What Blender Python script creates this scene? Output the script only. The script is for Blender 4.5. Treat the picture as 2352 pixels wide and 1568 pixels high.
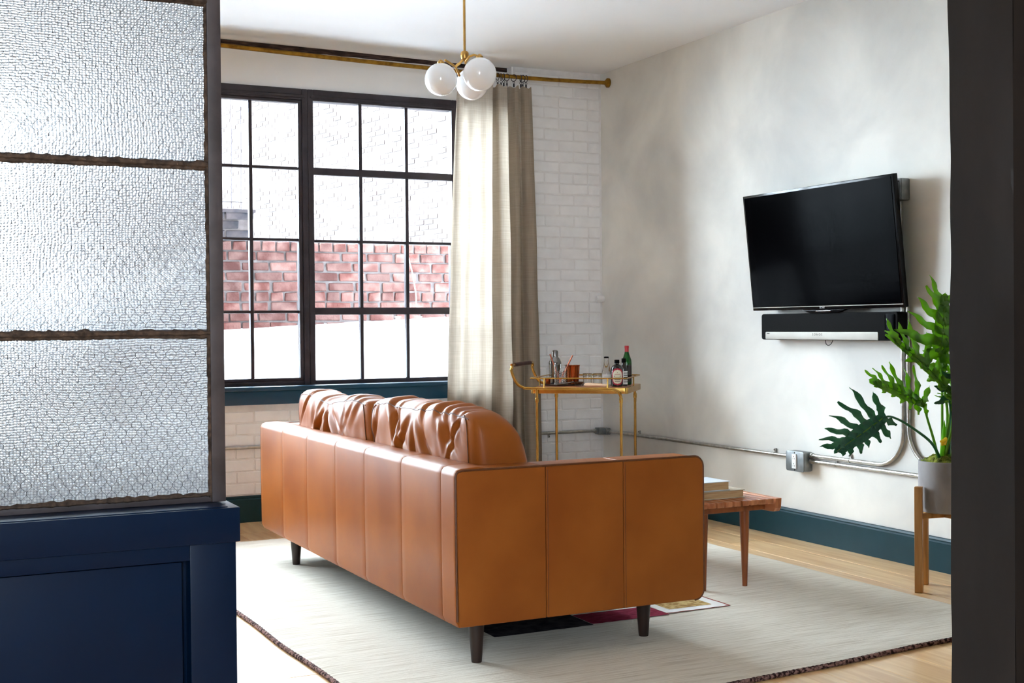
import bpy, bmesh, math, random
from math import sin, cos, pi, radians, sqrt, exp
from mathutils import Vector, Matrix, noise

for o in list(bpy.data.objects):
    bpy.data.objects.remove(o)
SC = bpy.context.scene
COL = SC.collection
random.seed(7)

# ------------------------------------------------------------------ camera
CAM_H = 1.10
YAW, PITCH, ROLL, FPX = 0.45464795, -0.01234205, -0.0090648, 2948.5
fwd = Vector((sin(YAW)*cos(PITCH), cos(YAW)*cos(PITCH), sin(PITCH)))
rgt = Vector((cos(YAW), -sin(YAW), 0))
upv = rgt.cross(fwd)
r2 = rgt*cos(ROLL) + upv*sin(ROLL)
u2 = upv*cos(ROLL) - rgt*sin(ROLL)
cd = bpy.data.cameras.new('camera'); cam = bpy.data.objects.new('camera', cd); COL.objects.link(cam)
cd.sensor_width = 36.0; cd.lens = FPX/2352*36.0; cd.clip_start = 0.02; cd.clip_end = 200
mw = Matrix((r2, u2, -fwd)).transposed().to_4x4(); mw.translation = (0, 0, CAM_H)
cam.matrix_world = mw
SC.camera = cam

# ------------------------------------------------------------------ daylight
W_STRENGTH, SUN_STRENGTH, EXPOSURE = 10.0, 6.0, 2.37
YB0 = -1.60
wd = bpy.data.worlds.new('sky'); SC.world = wd; wd.use_nodes = True
bg = wd.node_tree.nodes['Background']
bg.inputs['Color'].default_value = (0.745, 0.88, 1.0, 1); bg.inputs['Strength'].default_value = W_STRENGTH
sd = bpy.data.lights.new('sun', 'SUN'); sun = bpy.data.objects.new('sun', sd); COL.objects.link(sun)
sd.energy = SUN_STRENGTH; sd.angle = radians(1.0); sd.color = (1.0, 0.96, 0.90)
sun.rotation_euler = Vector((0.80, 0.02, -0.60)).to_track_quat('-Z', 'Y').to_euler()
sun.location = (-8, 9, 12)
pd_ = bpy.data.lights.new('window_daylight_portal', 'AREA'); po = bpy.data.objects.new('window_daylight_portal', pd_); COL.objects.link(po)
pd_.shape = 'RECTANGLE'; pd_.size = 4.1; pd_.size_y = 1.75; pd_.cycles.is_portal = True
po.location = (1.42, 7.42, 1.62); po.rotation_euler = (radians(-90), 0, 0)
pd2 = bpy.data.lights.new('hall_fill_portal', 'AREA'); po2 = bpy.data.objects.new('hall_fill_portal', pd2); COL.objects.link(po2)
pd2.shape = 'RECTANGLE'; pd2.size = .95; pd2.size_y = 1.75; pd2.cycles.is_portal = True
po2.location = (-.975, YB0-.12, 1.62); po2.rotation_euler = (radians(90), 0, 0)  # portal of the fill window added in the hall
vs = SC.view_settings
vs.view_transform = 'Standard'; vs.look = 'None'; vs.gamma = 1.0; vs.use_curve_mapping = False; vs.exposure = EXPOSURE
try:
    SC.cycles.max_bounces = 9; SC.cycles.diffuse_bounces = 5; SC.cycles.glossy_bounces = 4
    SC.cycles.transmission_bounces = 8; SC.cycles.transparent_max_bounces = 12
    SC.cycles.use_adaptive_sampling = True; SC.cycles.adaptive_threshold = 0.03
    SC.cycles.sample_clamp_indirect = 12.0; SC.cycles.caustics_reflective = False; SC.cycles.caustics_refractive = False
except Exception:
    pass

# ------------------------------------------------------------------ materials
MATS = {}
def srgb(r, g, b):
    f = lambda c: (c/255/12.92) if c/255 <= 0.04045 else ((c/255+0.055)/1.055)**2.4
    return (f(r), f(g), f(b), 1)
def setin(n, k, val):
    if k in n.inputs: n.inputs[k].default_value = val
def pmat(name, c1, c2=None, scale=4.0, stretch=(1, 1, 1), rough=0.5, metal=0.0, bump=0.0, bscale=None, detail=6,
         distort=0.0, coat=0.0, spec=0.5, trans=0.0, ior=1.45, per_obj=False, bright=0.0, lo=0.35, hi=0.65, rough2=None,
         bdist=0.002, sheen=0.0, bstretch=None):
    m = bpy.data.materials.new(name); m.use_nodes = True
    nt = m.node_tree; N = nt.nodes; L = nt.links
    b = N['Principled BSDF']
    if len(c1) == 3: c1 = (*c1, 1)
    if c2 is None: c2 = c1
    if len(c2) == 3: c2 = (*c2, 1)
    setin(b, 'Roughness', rough); setin(b, 'Metallic', metal); setin(b, 'Coat Weight', coat); setin(b, 'Specular IOR Level', spec)
    setin(b, 'Transmission Weight', trans); setin(b, 'IOR', ior); setin(b, 'Coat Roughness', 0.15); setin(b, 'Sheen Weight', sheen)
    tc = N.new('ShaderNodeTexCoord')
    vec = tc.outputs['Object']
    oi = None
    if per_obj:
        oi = N.new('ShaderNodeObjectInfo')
        mu = N.new('ShaderNodeMath'); mu.operation = 'MULTIPLY'; mu.inputs[1].default_value = 37.0
        L.new(oi.outputs['Random'], mu.inputs[0])
        ad = N.new('ShaderNodeVectorMath'); ad.operation = 'ADD'
        L.new(vec, ad.inputs[0]); L.new(mu.outputs[0], ad.inputs[1]); vec = ad.outputs[0]
    mp = N.new('ShaderNodeMapping'); mp.inputs['Scale'].default_value = stretch; L.new(vec, mp.inputs['Vector'])
    nz = N.new('ShaderNodeTexNoise'); nz.inputs['Scale'].default_value = scale; nz.inputs['Detail'].default_value = detail
    nz.inputs['Distortion'].default_value = distort
    L.new(mp.outputs[0], nz.inputs['Vector'])
    rp = N.new('ShaderNodeValToRGB'); rp.color_ramp.elements[0].position = lo; rp.color_ramp.elements[1].position = hi
    rp.color_ramp.elements[0].color = c1; rp.color_ramp.elements[1].color = c2
    L.new(nz.outputs['Fac'], rp.inputs['Fac'])
    colout = rp.outputs['Color']
    if per_obj and bright > 0:
        mr = N.new('ShaderNodeMapRange'); mr.inputs['To Min'].default_value = 1-bright; mr.inputs['To Max'].default_value = 1+bright
        L.new(oi.outputs['Random'], mr.inputs['Value'])
        hs = N.new('ShaderNodeHueSaturation'); L.new(colout, hs.inputs['Color']); L.new(mr.outputs[0], hs.inputs['Value'])
        colout = hs.outputs['Color']
    L.new(colout, b.inputs['Base Color'])
    if rough2 is not None:
        mr2 = N.new('ShaderNodeMapRange'); mr2.inputs['To Min'].default_value = rough; mr2.inputs['To Max'].default_value = rough2
        L.new(nz.outputs['Fac'], mr2.inputs['Value']); L.new(mr2.outputs[0], b.inputs['Roughness'])
    if bump > 0:
        mp2 = N.new('ShaderNodeMapping'); mp2.inputs['Scale'].default_value = bstretch or stretch; L.new(vec, mp2.inputs['Vector'])
        n2 = N.new('ShaderNodeTexNoise'); n2.inputs['Scale'].default_value = bscale or scale*8; n2.inputs['Detail'].default_value = 4
        L.new(mp2.outputs[0], n2.inputs['Vector'])
        bp = N.new('ShaderNodeBump'); bp.inputs['Strength'].default_value = bump; bp.inputs['Distance'].default_value = bdist
        L.new(n2.outputs['Fac'], bp.inputs['Height']); L.new(bp.outputs[0], b.inputs['Normal'])
    MATS[name] = m
    return m

pmat('plaster', srgb(207, 205, 200), srgb(239, 236, 228), scale=1.6, rough=0.72, bump=0.3, bscale=9, detail=12, distort=0.35, lo=0.36, hi=0.66, bdist=0.005)
pmat('white_paint', srgb(238, 239, 240), srgb(243, 243, 244), scale=3, rough=0.6, bump=0.05, bscale=40)
pmat('ceiling_paint', srgb(243, 244, 246), srgb(246, 247, 248), scale=2, rough=0.7)
pmat('white_brick', srgb(234, 232, 232), srgb(242, 240, 240), scale=9, rough=0.6, bump=0.3, bscale=40, per_obj=True, bright=0.01, bdist=0.003)
pmat('white_mortar', srgb(226, 223, 222), srgb(236, 233, 232), scale=20, rough=0.7, bump=0.5, bscale=60, bdist=0.004)
pmat('dark_plaster', srgb(30, 26, 24), srgb(42, 36, 33), scale=3, stretch=(1, 1, .5), rough=0.9, bump=0.4, bscale=14, bdist=0.006, spec=0.2)
pmat('teal_paint', srgb(14, 53, 62), srgb(18, 57, 67), scale=6, rough=0.42, spec=0.25)
pmat('sill_paint', srgb(16, 62, 88), srgb(20, 68, 94), scale=6, rough=0.35, spec=0.5)
pmat('navy_paint', srgb(0, 19, 44), srgb(0, 22, 49), scale=5, rough=0.34, spec=0.2, bump=0.03, bscale=90)
pmat('window_metal', srgb(44, 38, 44), srgb(56, 50, 57), scale=12, rough=0.45, bump=0.1, bscale=60)
pmat('rusty_steel', srgb(50, 43, 45), srgb(68, 60, 62), scale=14, rough=0.5, bump=0.25, bscale=70)
pmat('old_putty', srgb(42, 31, 24), srgb(84, 66, 54), scale=60, rough=0.9, bump=0.8, bscale=180)
pmat('soffit_dark', srgb(40, 26, 24), srgb(92, 72, 66), scale=14, stretch=(1, 1, 6), rough=0.9, lo=.45, hi=.7)
pmat('oak_floor', srgb(214, 166, 112), srgb(238, 202, 150), scale=3.2, stretch=(9, .7, 1), rough=0.3, rough2=0.38, per_obj=True, bright=0.09, detail=9, distort=0.6, bump=0.06, bscale=60, bstretch=(12, .6, 1), coat=0.35)
pmat('leather', srgb(134, 71, 27), srgb(154, 88, 35), scale=3.0, rough=0.36, rough2=0.46, bump=0.10, bscale=260, per_obj=True, bright=0.05, detail=8, bdist=0.001, spec=0.18)
pmat('leather_seam', srgb(88, 46, 17), srgb(100, 54, 21), scale=60, rough=0.5)
pmat('sofa_leg_wood', srgb(38, 24, 20), srgb(52, 34, 27), scale=6, stretch=(4, 4, .5), rough=0.4)
pmat('underlay', srgb(34, 28, 25), rough=0.9)
pmat('rug_pile', srgb(198, 185, 164), srgb(230, 222, 207), scale=4, stretch=(1.2, 34, 1), rough=0.95, bump=0.6, bscale=60, bstretch=(2, 8, 1), detail=10, spec=0.1, lo=.3, hi=.58, bdist=0.004, sheen=.2)
pmat('rug_tan', srgb(150, 116, 66), srgb(196, 168, 114), scale=45, rough=0.95, spec=.1, bump=.5, bscale=220, lo=.4, hi=.55)
pmat('rug_red', srgb(116, 22, 44), srgb(160, 52, 80), scale=30, stretch=(1, 5, 1), rough=0.95, spec=.1, bump=.5, bscale=220)
pmat('rug_line', srgb(136, 52, 40), srgb(166, 92, 76), scale=40, rough=0.95, spec=.1)
pmat('rug_black', srgb(30, 28, 36), srgb(66, 60, 64), scale=26, rough=0.95, spec=.1)
pmat('rug_white', srgb(232, 230, 226), srgb(240, 238, 234), scale=30, rough=0.95, spec=.1)
pmat('rug_binding', srgb(50, 34, 34), srgb(150, 118, 112), scale=90, rough=0.95, spec=.1, lo=.42, hi=.58, bump=.8, bscale=200)
pmat('brass', srgb(208, 168, 92), srgb(190, 148, 72), scale=20, rough=0.27, metal=1.0)
pmat('aged_brass', srgb(168, 126, 50), srgb(120, 84, 32), scale=26, rough=0.34, metal=1.0, lo=.4, hi=.7)
pmat('pendant_brass', srgb(196, 154, 86), srgb(178, 136, 72), scale=18, rough=0.36, metal=1.0)
pmat('galvanized', srgb(196, 194, 188), srgb(168, 166, 160), scale=30, rough=0.3, metal=0.9)
pmat('galvanized_box', srgb(120, 124, 126), srgb(146, 150, 150), scale=24, rough=0.42, metal=0.8)
pmat('steel', srgb(142, 139, 137), srgb(124, 121, 119), scale=8, rough=0.2, metal=1.0)
pmat('pewter', srgb(132, 128, 128), srgb(112, 108, 108), scale=18, rough=0.35, metal=1.0)
pmat('copper', srgb(200, 112, 66), srgb(176, 88, 46), scale=16, rough=0.2, metal=1.0)
pmat('rose_copper', srgb(206, 132, 108), srgb(190, 112, 88), scale=16, rough=0.28, metal=1.0)
pmat('opal_glass', srgb(238, 238, 240), rough=0.08, coat=0.6, spec=0.6)
MATS['opal_glass'].node_tree.nodes['Principled BSDF'].inputs['Subsurface Weight'].default_value = 0.35
MATS['opal_glass'].node_tree.nodes['Principled BSDF'].inputs['Subsurface Radius'].default_value = (.05, .05, .05)
pmat('screen_black', srgb(2, 2, 3), rough=0.12, spec=0.008)
pmat('gloss_black', srgb(6, 6, 8), rough=0.12, spec=.2)
pmat('matt_black', srgb(14, 14, 14), srgb(18, 17, 17), scale=200, rough=0.8, spec=.1, bump=.15, bscale=500)
pmat('silver_strip', srgb(168, 163, 154), srgb(160, 155, 146), scale=10, rough=0.5, metal=0.2, spec=.3)
pmat('grey_print', srgb(84, 80, 76), rough=0.6)
pmat('light_print', srgb(190, 192, 194), rough=0.5)
pmat('white_plastic', srgb(238, 238, 236), rough=0.35)
pmat('dark_hole', srgb(26, 26, 28), rough=0.8)
pmat('blue_cable', srgb(18, 60, 120), rough=0.45)
pmat('walnut_slats', srgb(156, 88, 52), srgb(192, 124, 80), scale=5, stretch=(10, .8, 3), rough=0.35, per_obj=True, bright=0.1, detail=8, coat=.1)
pmat('walnut_leg', srgb(120, 62, 28), srgb(152, 84, 42), scale=5, stretch=(8, 8, .7), rough=0.38, detail=8)
pmat('stand_oak', srgb(160, 110, 58), srgb(196, 146, 88), scale=5, stretch=(9, 9, .6), rough=0.45, detail=9)
pmat('concrete', srgb(132, 127, 128), srgb(164, 159, 158), scale=7, stretch=(1, 1, .6), rough=0.85, bump=.25, bscale=60, detail=10)
pmat('moss', srgb(70, 78, 14), srgb(140, 146, 44), scale=40, rough=0.95, bump=1, bscale=120, bdist=.01)
pmat('book_cover', srgb(206, 214, 222), srgb(216, 222, 228), scale=8, rough=0.4)
pmat('book_cover_tan', srgb(186, 172, 150), srgb(198, 186, 166), scale=8, rough=0.5)
pmat('book_pages', srgb(176, 138, 94), srgb(208, 176, 134), scale=12, stretch=(1, 1, 40), rough=0.9)
pmat('stitch', srgb(96, 50, 24), rough=0.6)
pmat('muddler_wood', srgb(222, 178, 138), srgb(234, 196, 158), scale=8, stretch=(1, 6, 6), rough=0.5)
pmat('grip_leather', srgb(70, 34, 22), srgb(88, 46, 30), scale=30, rough=0.5)
pmat('paper_label', srgb(238, 238, 236), rough=0.6)
pmat('cream_label', srgb(226, 222, 200), rough=0.6)
pmat('red_label', srgb(170, 26, 52), rough=0.5)
pmat('red_cap', srgb(190, 20, 28), rough=0.35, coat=.3)
pmat('bottle_black', srgb(16, 8, 9), rough=0.08, coat=.6)
pmat('bottle_green', srgb(20, 120, 40), rough=0.05, trans=0.85, ior=1.45)
pmat('bottle_wine', srgb(26, 10, 12), rough=0.06, coat=.5)
pmat('clear_glass', srgb(250, 252, 252), rough=0.02, trans=1.0, ior=1.45)
pmat('ext_brick', srgb(66, 31, 25), srgb(100, 74, 68), scale=9, rough=0.9, per_obj=True, bright=0.3, bump=.6, bscale=70, bdist=.006, lo=.38, hi=.66, detail=9)
pmat('ext_brick_dark', srgb(30, 31, 38), srgb(70, 62, 62), scale=8, rough=0.9, per_obj=True, bright=0.25, bump=.6, bscale=70)
pmat('ext_mortar', srgb(94, 87, 85), srgb(72, 65, 64), scale=14, rough=0.95, bump=.7, bscale=50, bdist=.006)
pmat('ext_brick_far', srgb(38, 28, 26), srgb(48, 38, 36), scale=3, rough=0.9, per_obj=True, bright=0.18)
pmat('ext_mortar_far', srgb(58, 54, 52), srgb(53, 49, 48), scale=6, rough=0.95)
pmat('roof_white', srgb(180, 184, 188), srgb(170, 175, 180), scale=2, rough=0.7)
pmat('grey_metal', srgb(140, 146, 150), srgb(160, 164, 168), scale=5, rough=0.5)

lg = pmat('fill_glow', (1, 1, 1), rough=.4); setin(lg.node_tree.nodes['Principled BSDF'], 'Emission Color', (1, .97, .93, 1)); setin(lg.node_tree.nodes['Principled BSDF'], 'Emission Strength', 30.0)  # emission of the added fill light in the hall
def leaf_mat(name, c1, c2, tl):
    m = pmat(name, c1, c2, scale=18, rough=0.32, spec=0.5, per_obj=True, bright=.12, bump=.15, bscale=50)
    nt = m.node_tree; N = nt.nodes; L = nt.links; b = N['Principled BSDF']
    tr = N.new('ShaderNodeBsdfTranslucent'); tr.inputs['Color'].default_value = tl
    mx = N.new('ShaderNodeMixShader'); mx.inputs[0].default_value = 0.45
    L.new(b.outputs[0], mx.inputs[1]); L.new(tr.outputs[0], mx.inputs[2]); L.new(mx.outputs[0], N['Material Output'].inputs['Surface'])
leaf_mat('leaf_green', srgb(64, 108, 22), srgb(108, 152, 44), srgb(165, 215, 40))
leaf_mat('leaf_dark', srgb(38, 84, 64), srgb(72, 120, 94), srgb(76, 140, 76))
leaf_mat('leaf_bright', srgb(86, 150, 30), srgb(124, 180, 52), srgb(160, 220, 60))
leaf_mat('leaf_stem', srgb(84, 128, 40), srgb(110, 150, 56), srgb(140, 190, 60))
leaf_mat('leaf_yellow', srgb(230, 190, 30), srgb(240, 206, 60), srgb(250, 220, 60))

def linen_mat():
    m = bpy.data.materials.new('linen'); m.use_nodes = True
    nt = m.node_tree; N = nt.nodes; L = nt.links
    N.remove(N['Principled BSDF'])
    tc = N.new('ShaderNodeTexCoord')
    cols = []
    mp1 = N.new('ShaderNodeMapping'); mp1.inputs['Scale'].default_value = (220, 220, 4); L.new(tc.outputs['Object'], mp1.inputs[0])
    mp2 = N.new('ShaderNodeMapping'); mp2.inputs['Scale'].default_value = (6, 6, 260); L.new(tc.outputs['Object'], mp2.inputs[0])
    a = N.new('ShaderNodeTexNoise'); a.inputs['Scale'].default_value = 1; L.new(mp1.outputs[0], a.inputs['Vector'])
    c = N.new('ShaderNodeTexNoise'); c.inputs['Scale'].default_value = 1; L.new(mp2.outputs[0], c.inputs['Vector'])
    ad = N.new('ShaderNodeMath'); ad.operation = 'ADD'; L.new(a.outputs['Fac'], ad.inputs[0]); L.new(c.outputs['Fac'], ad.inputs[1])
    hf = N.new('ShaderNodeMath'); hf.operation = 'MULTIPLY'; hf.inputs[1].default_value = .5; L.new(ad.outputs[0], hf.inputs[0])
    rp = N.new('ShaderNodeValToRGB'); rp.color_ramp.elements[0].position = .2; rp.color_ramp.elements[1].position = .8
    rp.color_ramp.elements[0].color = srgb(164, 150, 133); rp.color_ramp.elements[1].color = srgb(196, 184, 168)
    L.new(hf.outputs[0], rp.inputs['Fac'])
    df = N.new('ShaderNodeBsdfDiffuse'); tr = N.new('ShaderNodeBsdfTranslucent'); mx = N.new('ShaderNodeMixShader'); mx.inputs[0].default_value = 0.52
    L.new(rp.outputs[0], df.inputs['Color']); L.new(rp.outputs[0], tr.inputs['Color'])
    bp = N.new('ShaderNodeBump'); bp.inputs['Strength'].default_value = .25; bp.inputs['Distance'].default_value = .002
    L.new(hf.outputs[0], bp.inputs['Height']); L.new(bp.outputs[0], df.inputs['Normal'])
    L.new(df.outputs[0], mx.inputs[1]); L.new(tr.outputs[0], mx.inputs[2]); L.new(mx.outputs[0], N['Material Output'].inputs['Surface'])
    MATS['linen'] = m
linen_mat()

def pane_mat():
    m = bpy.data.materials.new('window_glass'); m.use_nodes = True
    nt = m.node_tree; N = nt.nodes; L = nt.links
    N.remove(N['Principled BSDF'])
    tr = N.new('ShaderNodeBsdfTransparent'); tr.inputs['Color'].default_value = (.985, .99, .99, 1)
    gl = N.new('ShaderNodeBsdfGlossy'); gl.inputs['Roughness'].default_value = .01
    fr = N.new('ShaderNodeFresnel'); fr.inputs['IOR'].default_value = 1.22
    mx = N.new('ShaderNodeMixShader'); L.new(fr.outputs[0], mx.inputs[0]); L.new(tr.outputs[0], mx.inputs[1]); L.new(gl.outputs[0], mx.inputs[2])
    L.new(mx.outputs[0], N['Material Output'].inputs['Surface'])
    MATS['window_glass'] = m
pane_mat()

def hammered_mat():
    """obscured glass: most light is scattered by the hammered face, a little passes straight"""
    m = bpy.data.materials.new('hammered_glass'); m.use_nodes = True
    nt = m.node_tree; N = nt.nodes; L = nt.links
    N.remove(N['Principled BSDF'])
    tc = N.new('ShaderNodeTexCoord')
    nz = N.new('ShaderNodeTexNoise'); nz.inputs['Scale'].default_value = 9; L.new(tc.outputs['Object'], nz.inputs['Vector'])
    mxv = N.new('ShaderNodeMixRGB'); mxv.blend_type = 'ADD'; mxv.inputs[0].default_value = .018
    L.new(tc.outputs['Object'], mxv.inputs[1]); L.new(nz.outputs['Color'], mxv.inputs[2])
    mp = N.new('ShaderNodeMapping'); mp.inputs['Scale'].default_value = (1, .02, 1.25); L.new(mxv.outputs[0], mp.inputs[0])
    vo = N.new('ShaderNodeTexVoronoi'); vo.feature = 'F1'; vo.inputs['Scale'].default_value = 150; vo.inputs['Randomness'].default_value = .4
    L.new(mp.outputs[0], vo.inputs['Vector'])
    bp = N.new('ShaderNodeBump'); bp.inputs['Strength'].default_value = 1.0; bp.inputs['Distance'].default_value = .0028
    L.new(vo.outputs['Distance'], bp.inputs['Height'])
    rp = N.new('ShaderNodeValToRGB'); rp.color_ramp.elements[0].position = .25; rp.color_ramp.elements[1].position = .75
    rp.color_ramp.elements[0].color = (.44, .455, .465, 1); rp.color_ramp.elements[1].color = (.13, .14, .16, 1)  # darker cell edges painted into the tint, standing in for lens shading
    L.new(vo.outputs['Distance'], rp.inputs['Fac'])
    tr = N.new('ShaderNodeBsdfTranslucent'); L.new(rp.outputs[0], tr.inputs['Color'])
    rf = N.new('ShaderNodeBsdfRefraction'); rf.inputs['Roughness'].default_value = .28; rf.inputs['IOR'].default_value = 1.25
    rf.inputs['Color'].default_value = (.36, .37, .38, 1); L.new(bp.outputs[0], rf.inputs['Normal'])
    gl = N.new('ShaderNodeBsdfGlossy'); gl.inputs['Roughness'].default_value = .15; L.new(bp.outputs[0], gl.inputs['Normal'])
    m1 = N.new('ShaderNodeMixShader'); m1.inputs[0].default_value = .32; L.new(tr.outputs[0], m1.inputs[1]); L.new(rf.outputs[0], m1.inputs[2])
    m2 = N.new('ShaderNodeMixShader'); m2.inputs[0].default_value = .04; L.new(m1.outputs[0], m2.inputs[1]); L.new(gl.outputs[0], m2.inputs[2])
    L.new(m2.outputs[0], N['Material Output'].inputs['Surface'])
    MATS['hammered_glass'] = m
hammered_mat()

# ------------------------------------------------------------------ helpers
class MB:
    def __init__(s): s.v = []; s.f = []
    def add(s, vs, fs):
        o = len(s.v); s.v += [tuple(v) for v in vs]; s.f += [tuple(i+o for i in f) for f in fs]; return s
    def box(s, x0, x1, y0, y1, z0, z1):
        return s.add([(x0, y0, z0), (x1, y0, z0), (x1, y1, z0), (x0, y1, z0), (x0, y0, z1), (x1, y0, z1), (x1, y1, z1), (x0, y1, z1)],
                     [(0, 3, 2, 1), (4, 5, 6, 7), (0, 1, 5, 4), (1, 2, 6, 5), (2, 3, 7, 6), (3, 0, 4, 7)])
    def tube(s, pts, r, n=10, cap=True, closed=False):
        pts = [Vector(p) for p in pts]; k = len(pts)
        rs = r if isinstance(r, (list, tuple)) else [r]*k
        up = None; rings = []
        for i, p in enumerate(pts):
            if closed: t = pts[(i+1) % k]-pts[i-1]
            else: t = pts[min(i+1, k-1)]-pts[max(i-1, 0)]
            t.normalize()
            if up is None:
                a = Vector((0, 0, 1)) if abs(t.z) < .9 else Vector((1, 0, 0))
                up = (a - t*a.dot(t)).normalized()
            else:
                up = (up - t*up.dot(t)).normalized()
            w = t.cross(up)
            rings.append([p + (up*cos(2*pi*j/n) + w*sin(2*pi*j/n))*rs[i] for j in range(n)])
        vs = [q for R in rings for q in R]; fs = []
        for i in range(k if closed else k-1):
            a = i*n; b = ((i+1) % k)*n
            for j in range(n):
                fs.append((a+j, a+(j+1) % n, b+(j+1) % n, b+j))
        if cap and not closed:
            fs.append(tuple(range(n-1, -1, -1))); fs.append(tuple((k-1)*n+j for j in range(n)))
        return s.add(vs, fs)
    def lathe(s, prof, n=24, c=(0, 0, 0), caps=True):
        vs = []; fs = []
        for r, z in prof:
            for j in range(n):
                vs.append((c[0]+r*cos(2*pi*j/n), c[1]+r*sin(2*pi*j/n), c[2]+z))
        for i in range(len(prof)-1):
            for j in range(n):
                fs.append((i*n+j, i*n+(j+1) % n, (i+1)*n+(j+1) % n, (i+1)*n+j))
        if caps:
            fs.append(tuple(range(n-1, -1, -1))); fs.append(tuple((len(prof)-1)*n+j for j in range(n)))
        return s.add(vs, fs)
    def prism(s, poly, axis, a0, a1):
        """poly: 2-D points; axis 'y': (x,z) extruded in y; 'x': (y,z); 'z': (x,y)"""
        def P(q, a):
            return {'y': (q[0], a, q[1]), 'x': (a, q[0], q[1]), 'z': (q[0], q[1], a)}[axis]
        n = len(poly)
        vs = [P(q, a0) for q in poly]+[P(q, a1) for q in poly]
        fs = [tuple(range(n)), tuple(range(2*n-1, n-1, -1))]+[(i, i+n, (i+1) % n+n, (i+1) % n) for i in range(n)]
        return s.add(vs, fs)
    def grid(s, fn, nu, nv):
        vs = [fn(i/nu, j/nv) for i in range(nu+1) for j in range(nv+1)]
        fs = [(i*(nv+1)+j, (i+1)*(nv+1)+j, (i+1)*(nv+1)+j+1, i*(nv+1)+j+1) for i in range(nu) for j in range(nv)]
        return s.add(vs, fs)
    def sphere(s, c, r, n=24, m=14, sz=1.0):
        prof = [(max(1e-4, r*sin(pi*i/m)), -r*sz*cos(pi*i/m)) for i in range(m+1)]
        return s.lathe(prof, n, c)
    def mesh(s, name, mat, smooth=True, bevel=0.0, seg=2, angle=None, merge=0.0):
        if angle is None: angle = 18 if bevel > 0 else 35
        bm = bmesh.new()
        vv = [bm.verts.new(v) for v in s.v]
        for f in s.f:
            try: bm.faces.new([vv[i] for i in f])
            except ValueError: pass
        if merge: bmesh.ops.remove_doubles(bm, verts=bm.verts, dist=merge)
        bmesh.ops.recalc_face_normals(bm, faces=bm.faces)
        if bevel > 0:
            es = [e for e in bm.edges if len(e.link_faces) == 2 and e.calc_face_angle(0) > radians(40)]
            bmesh.ops.bevel(bm, geom=es, offset=bevel, segments=seg, affect='EDGES', profile=.6, clamp_overlap=True)
        me = bpy.data.meshes.new(name); bm.to_mesh(me); bm.free()
        if mat: me.materials.append(MATS[mat])
        if smooth:
            me.shade_smooth()
            try: me.set_sharp_from_angle(angle=radians(angle))
            except Exception: pass
        return me
    def build(s, name, mat, parent=None, **kw):
        return obj(name, s.mesh(name, mat, **kw), parent)

ROOTM = {}
def obj(name, me, parent=None):
    o = bpy.data.objects.new(name, me); COL.objects.link(o)
    if parent is not None: o.parent = parent
    return o
def tag(o, label, cat=None, group=None, kind=None):
    if label: o['label'] = label
    if cat: o['category'] = cat
    if group: o['group'] = group
    if kind: o['kind'] = kind
    return o
def thing(name, label, cat, loc=(0, 0, 0), rz=0.0, group=None):
    """an Empty at the thing's base; its parts are built in coordinates local to it"""
    o = bpy.data.objects.new(name, None); COL.objects.link(o)
    o.empty_display_size = .05; o.location = loc; o.rotation_euler = (0, 0, rz)
    tag(o, label, cat, group); return o
def struct(o, label=None):
    o['kind'] = 'structure'
    if label: o['label'] = label
    return o
def text_mesh(name, body, size, mat, parent, M, align='CENTER', depth=0.0004):
    cu = bpy.data.curves.new(name, 'FONT'); cu.body = body; cu.size = size; cu.align_x = align; cu.align_y = 'CENTER'; cu.extrude = depth
    t = bpy.data.objects.new(name, cu); COL.objects.link(t)
    dg = bpy.context.evaluated_depsgraph_get(); dg.update()
    me = bpy.data.meshes.new_from_object(t.evaluated_get(dg)); me.name = name
    bpy.data.objects.remove(t); bpy.data.curves.remove(cu)
    me.transform(M); me.materials.clear(); me.materials.append(MATS[mat])
    return obj(name, me, parent)
def arc(c, r, a0, a1, n, plane='xz'):
    out = []
    for i in range(n+1):
        a = a0+(a1-a0)*i/n; p, q = r*cos(a), r*sin(a)
        out.append({'xz': (c[0]+p, c[1], c[2]+q), 'yz': (c[0], c[1]+p, c[2]+q), 'xy': (c[0]+p, c[1]+q, c[2])}[plane])
    return out
def rrect(x0, x1, z0, z1, r, n=5, corners=(1, 1, 1, 1)):
    """rounded rectangle polygon, corners = bl, br, tr, tl"""
    P = []
    for k, (cx, cz, a) in enumerate(((x0+r, z0+r, pi), (x1-r, z0+r, 1.5*pi), (x1-r, z1-r, 0), (x0+r, z1-r, .5*pi))):
        if corners[k]:
            for i in range(n+1):
                t = a+.5*pi*i/n; P.append((cx+r*cos(t), cz+r*sin(t)))
        else:
            P.append(((x0, z0), (x1, z0), (x1, z1), (x0, z1))[k])
    return P
def brick_mesh(name, l, d, h, mat, jit, bev, seed):
    rr = random.Random(seed)
    b = MB().box(-l/2, l/2, 0, d, -h/2, h/2)
    b.v = [(x+rr.uniform(-jit, jit), y+(rr.uniform(-jit, jit) if y == 0 else 0), z+rr.uniform(-jit, jit)) for x, y, z in b.v]
    return b.mesh(name, mat, bevel=bev, seg=1, smooth=False)

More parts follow.
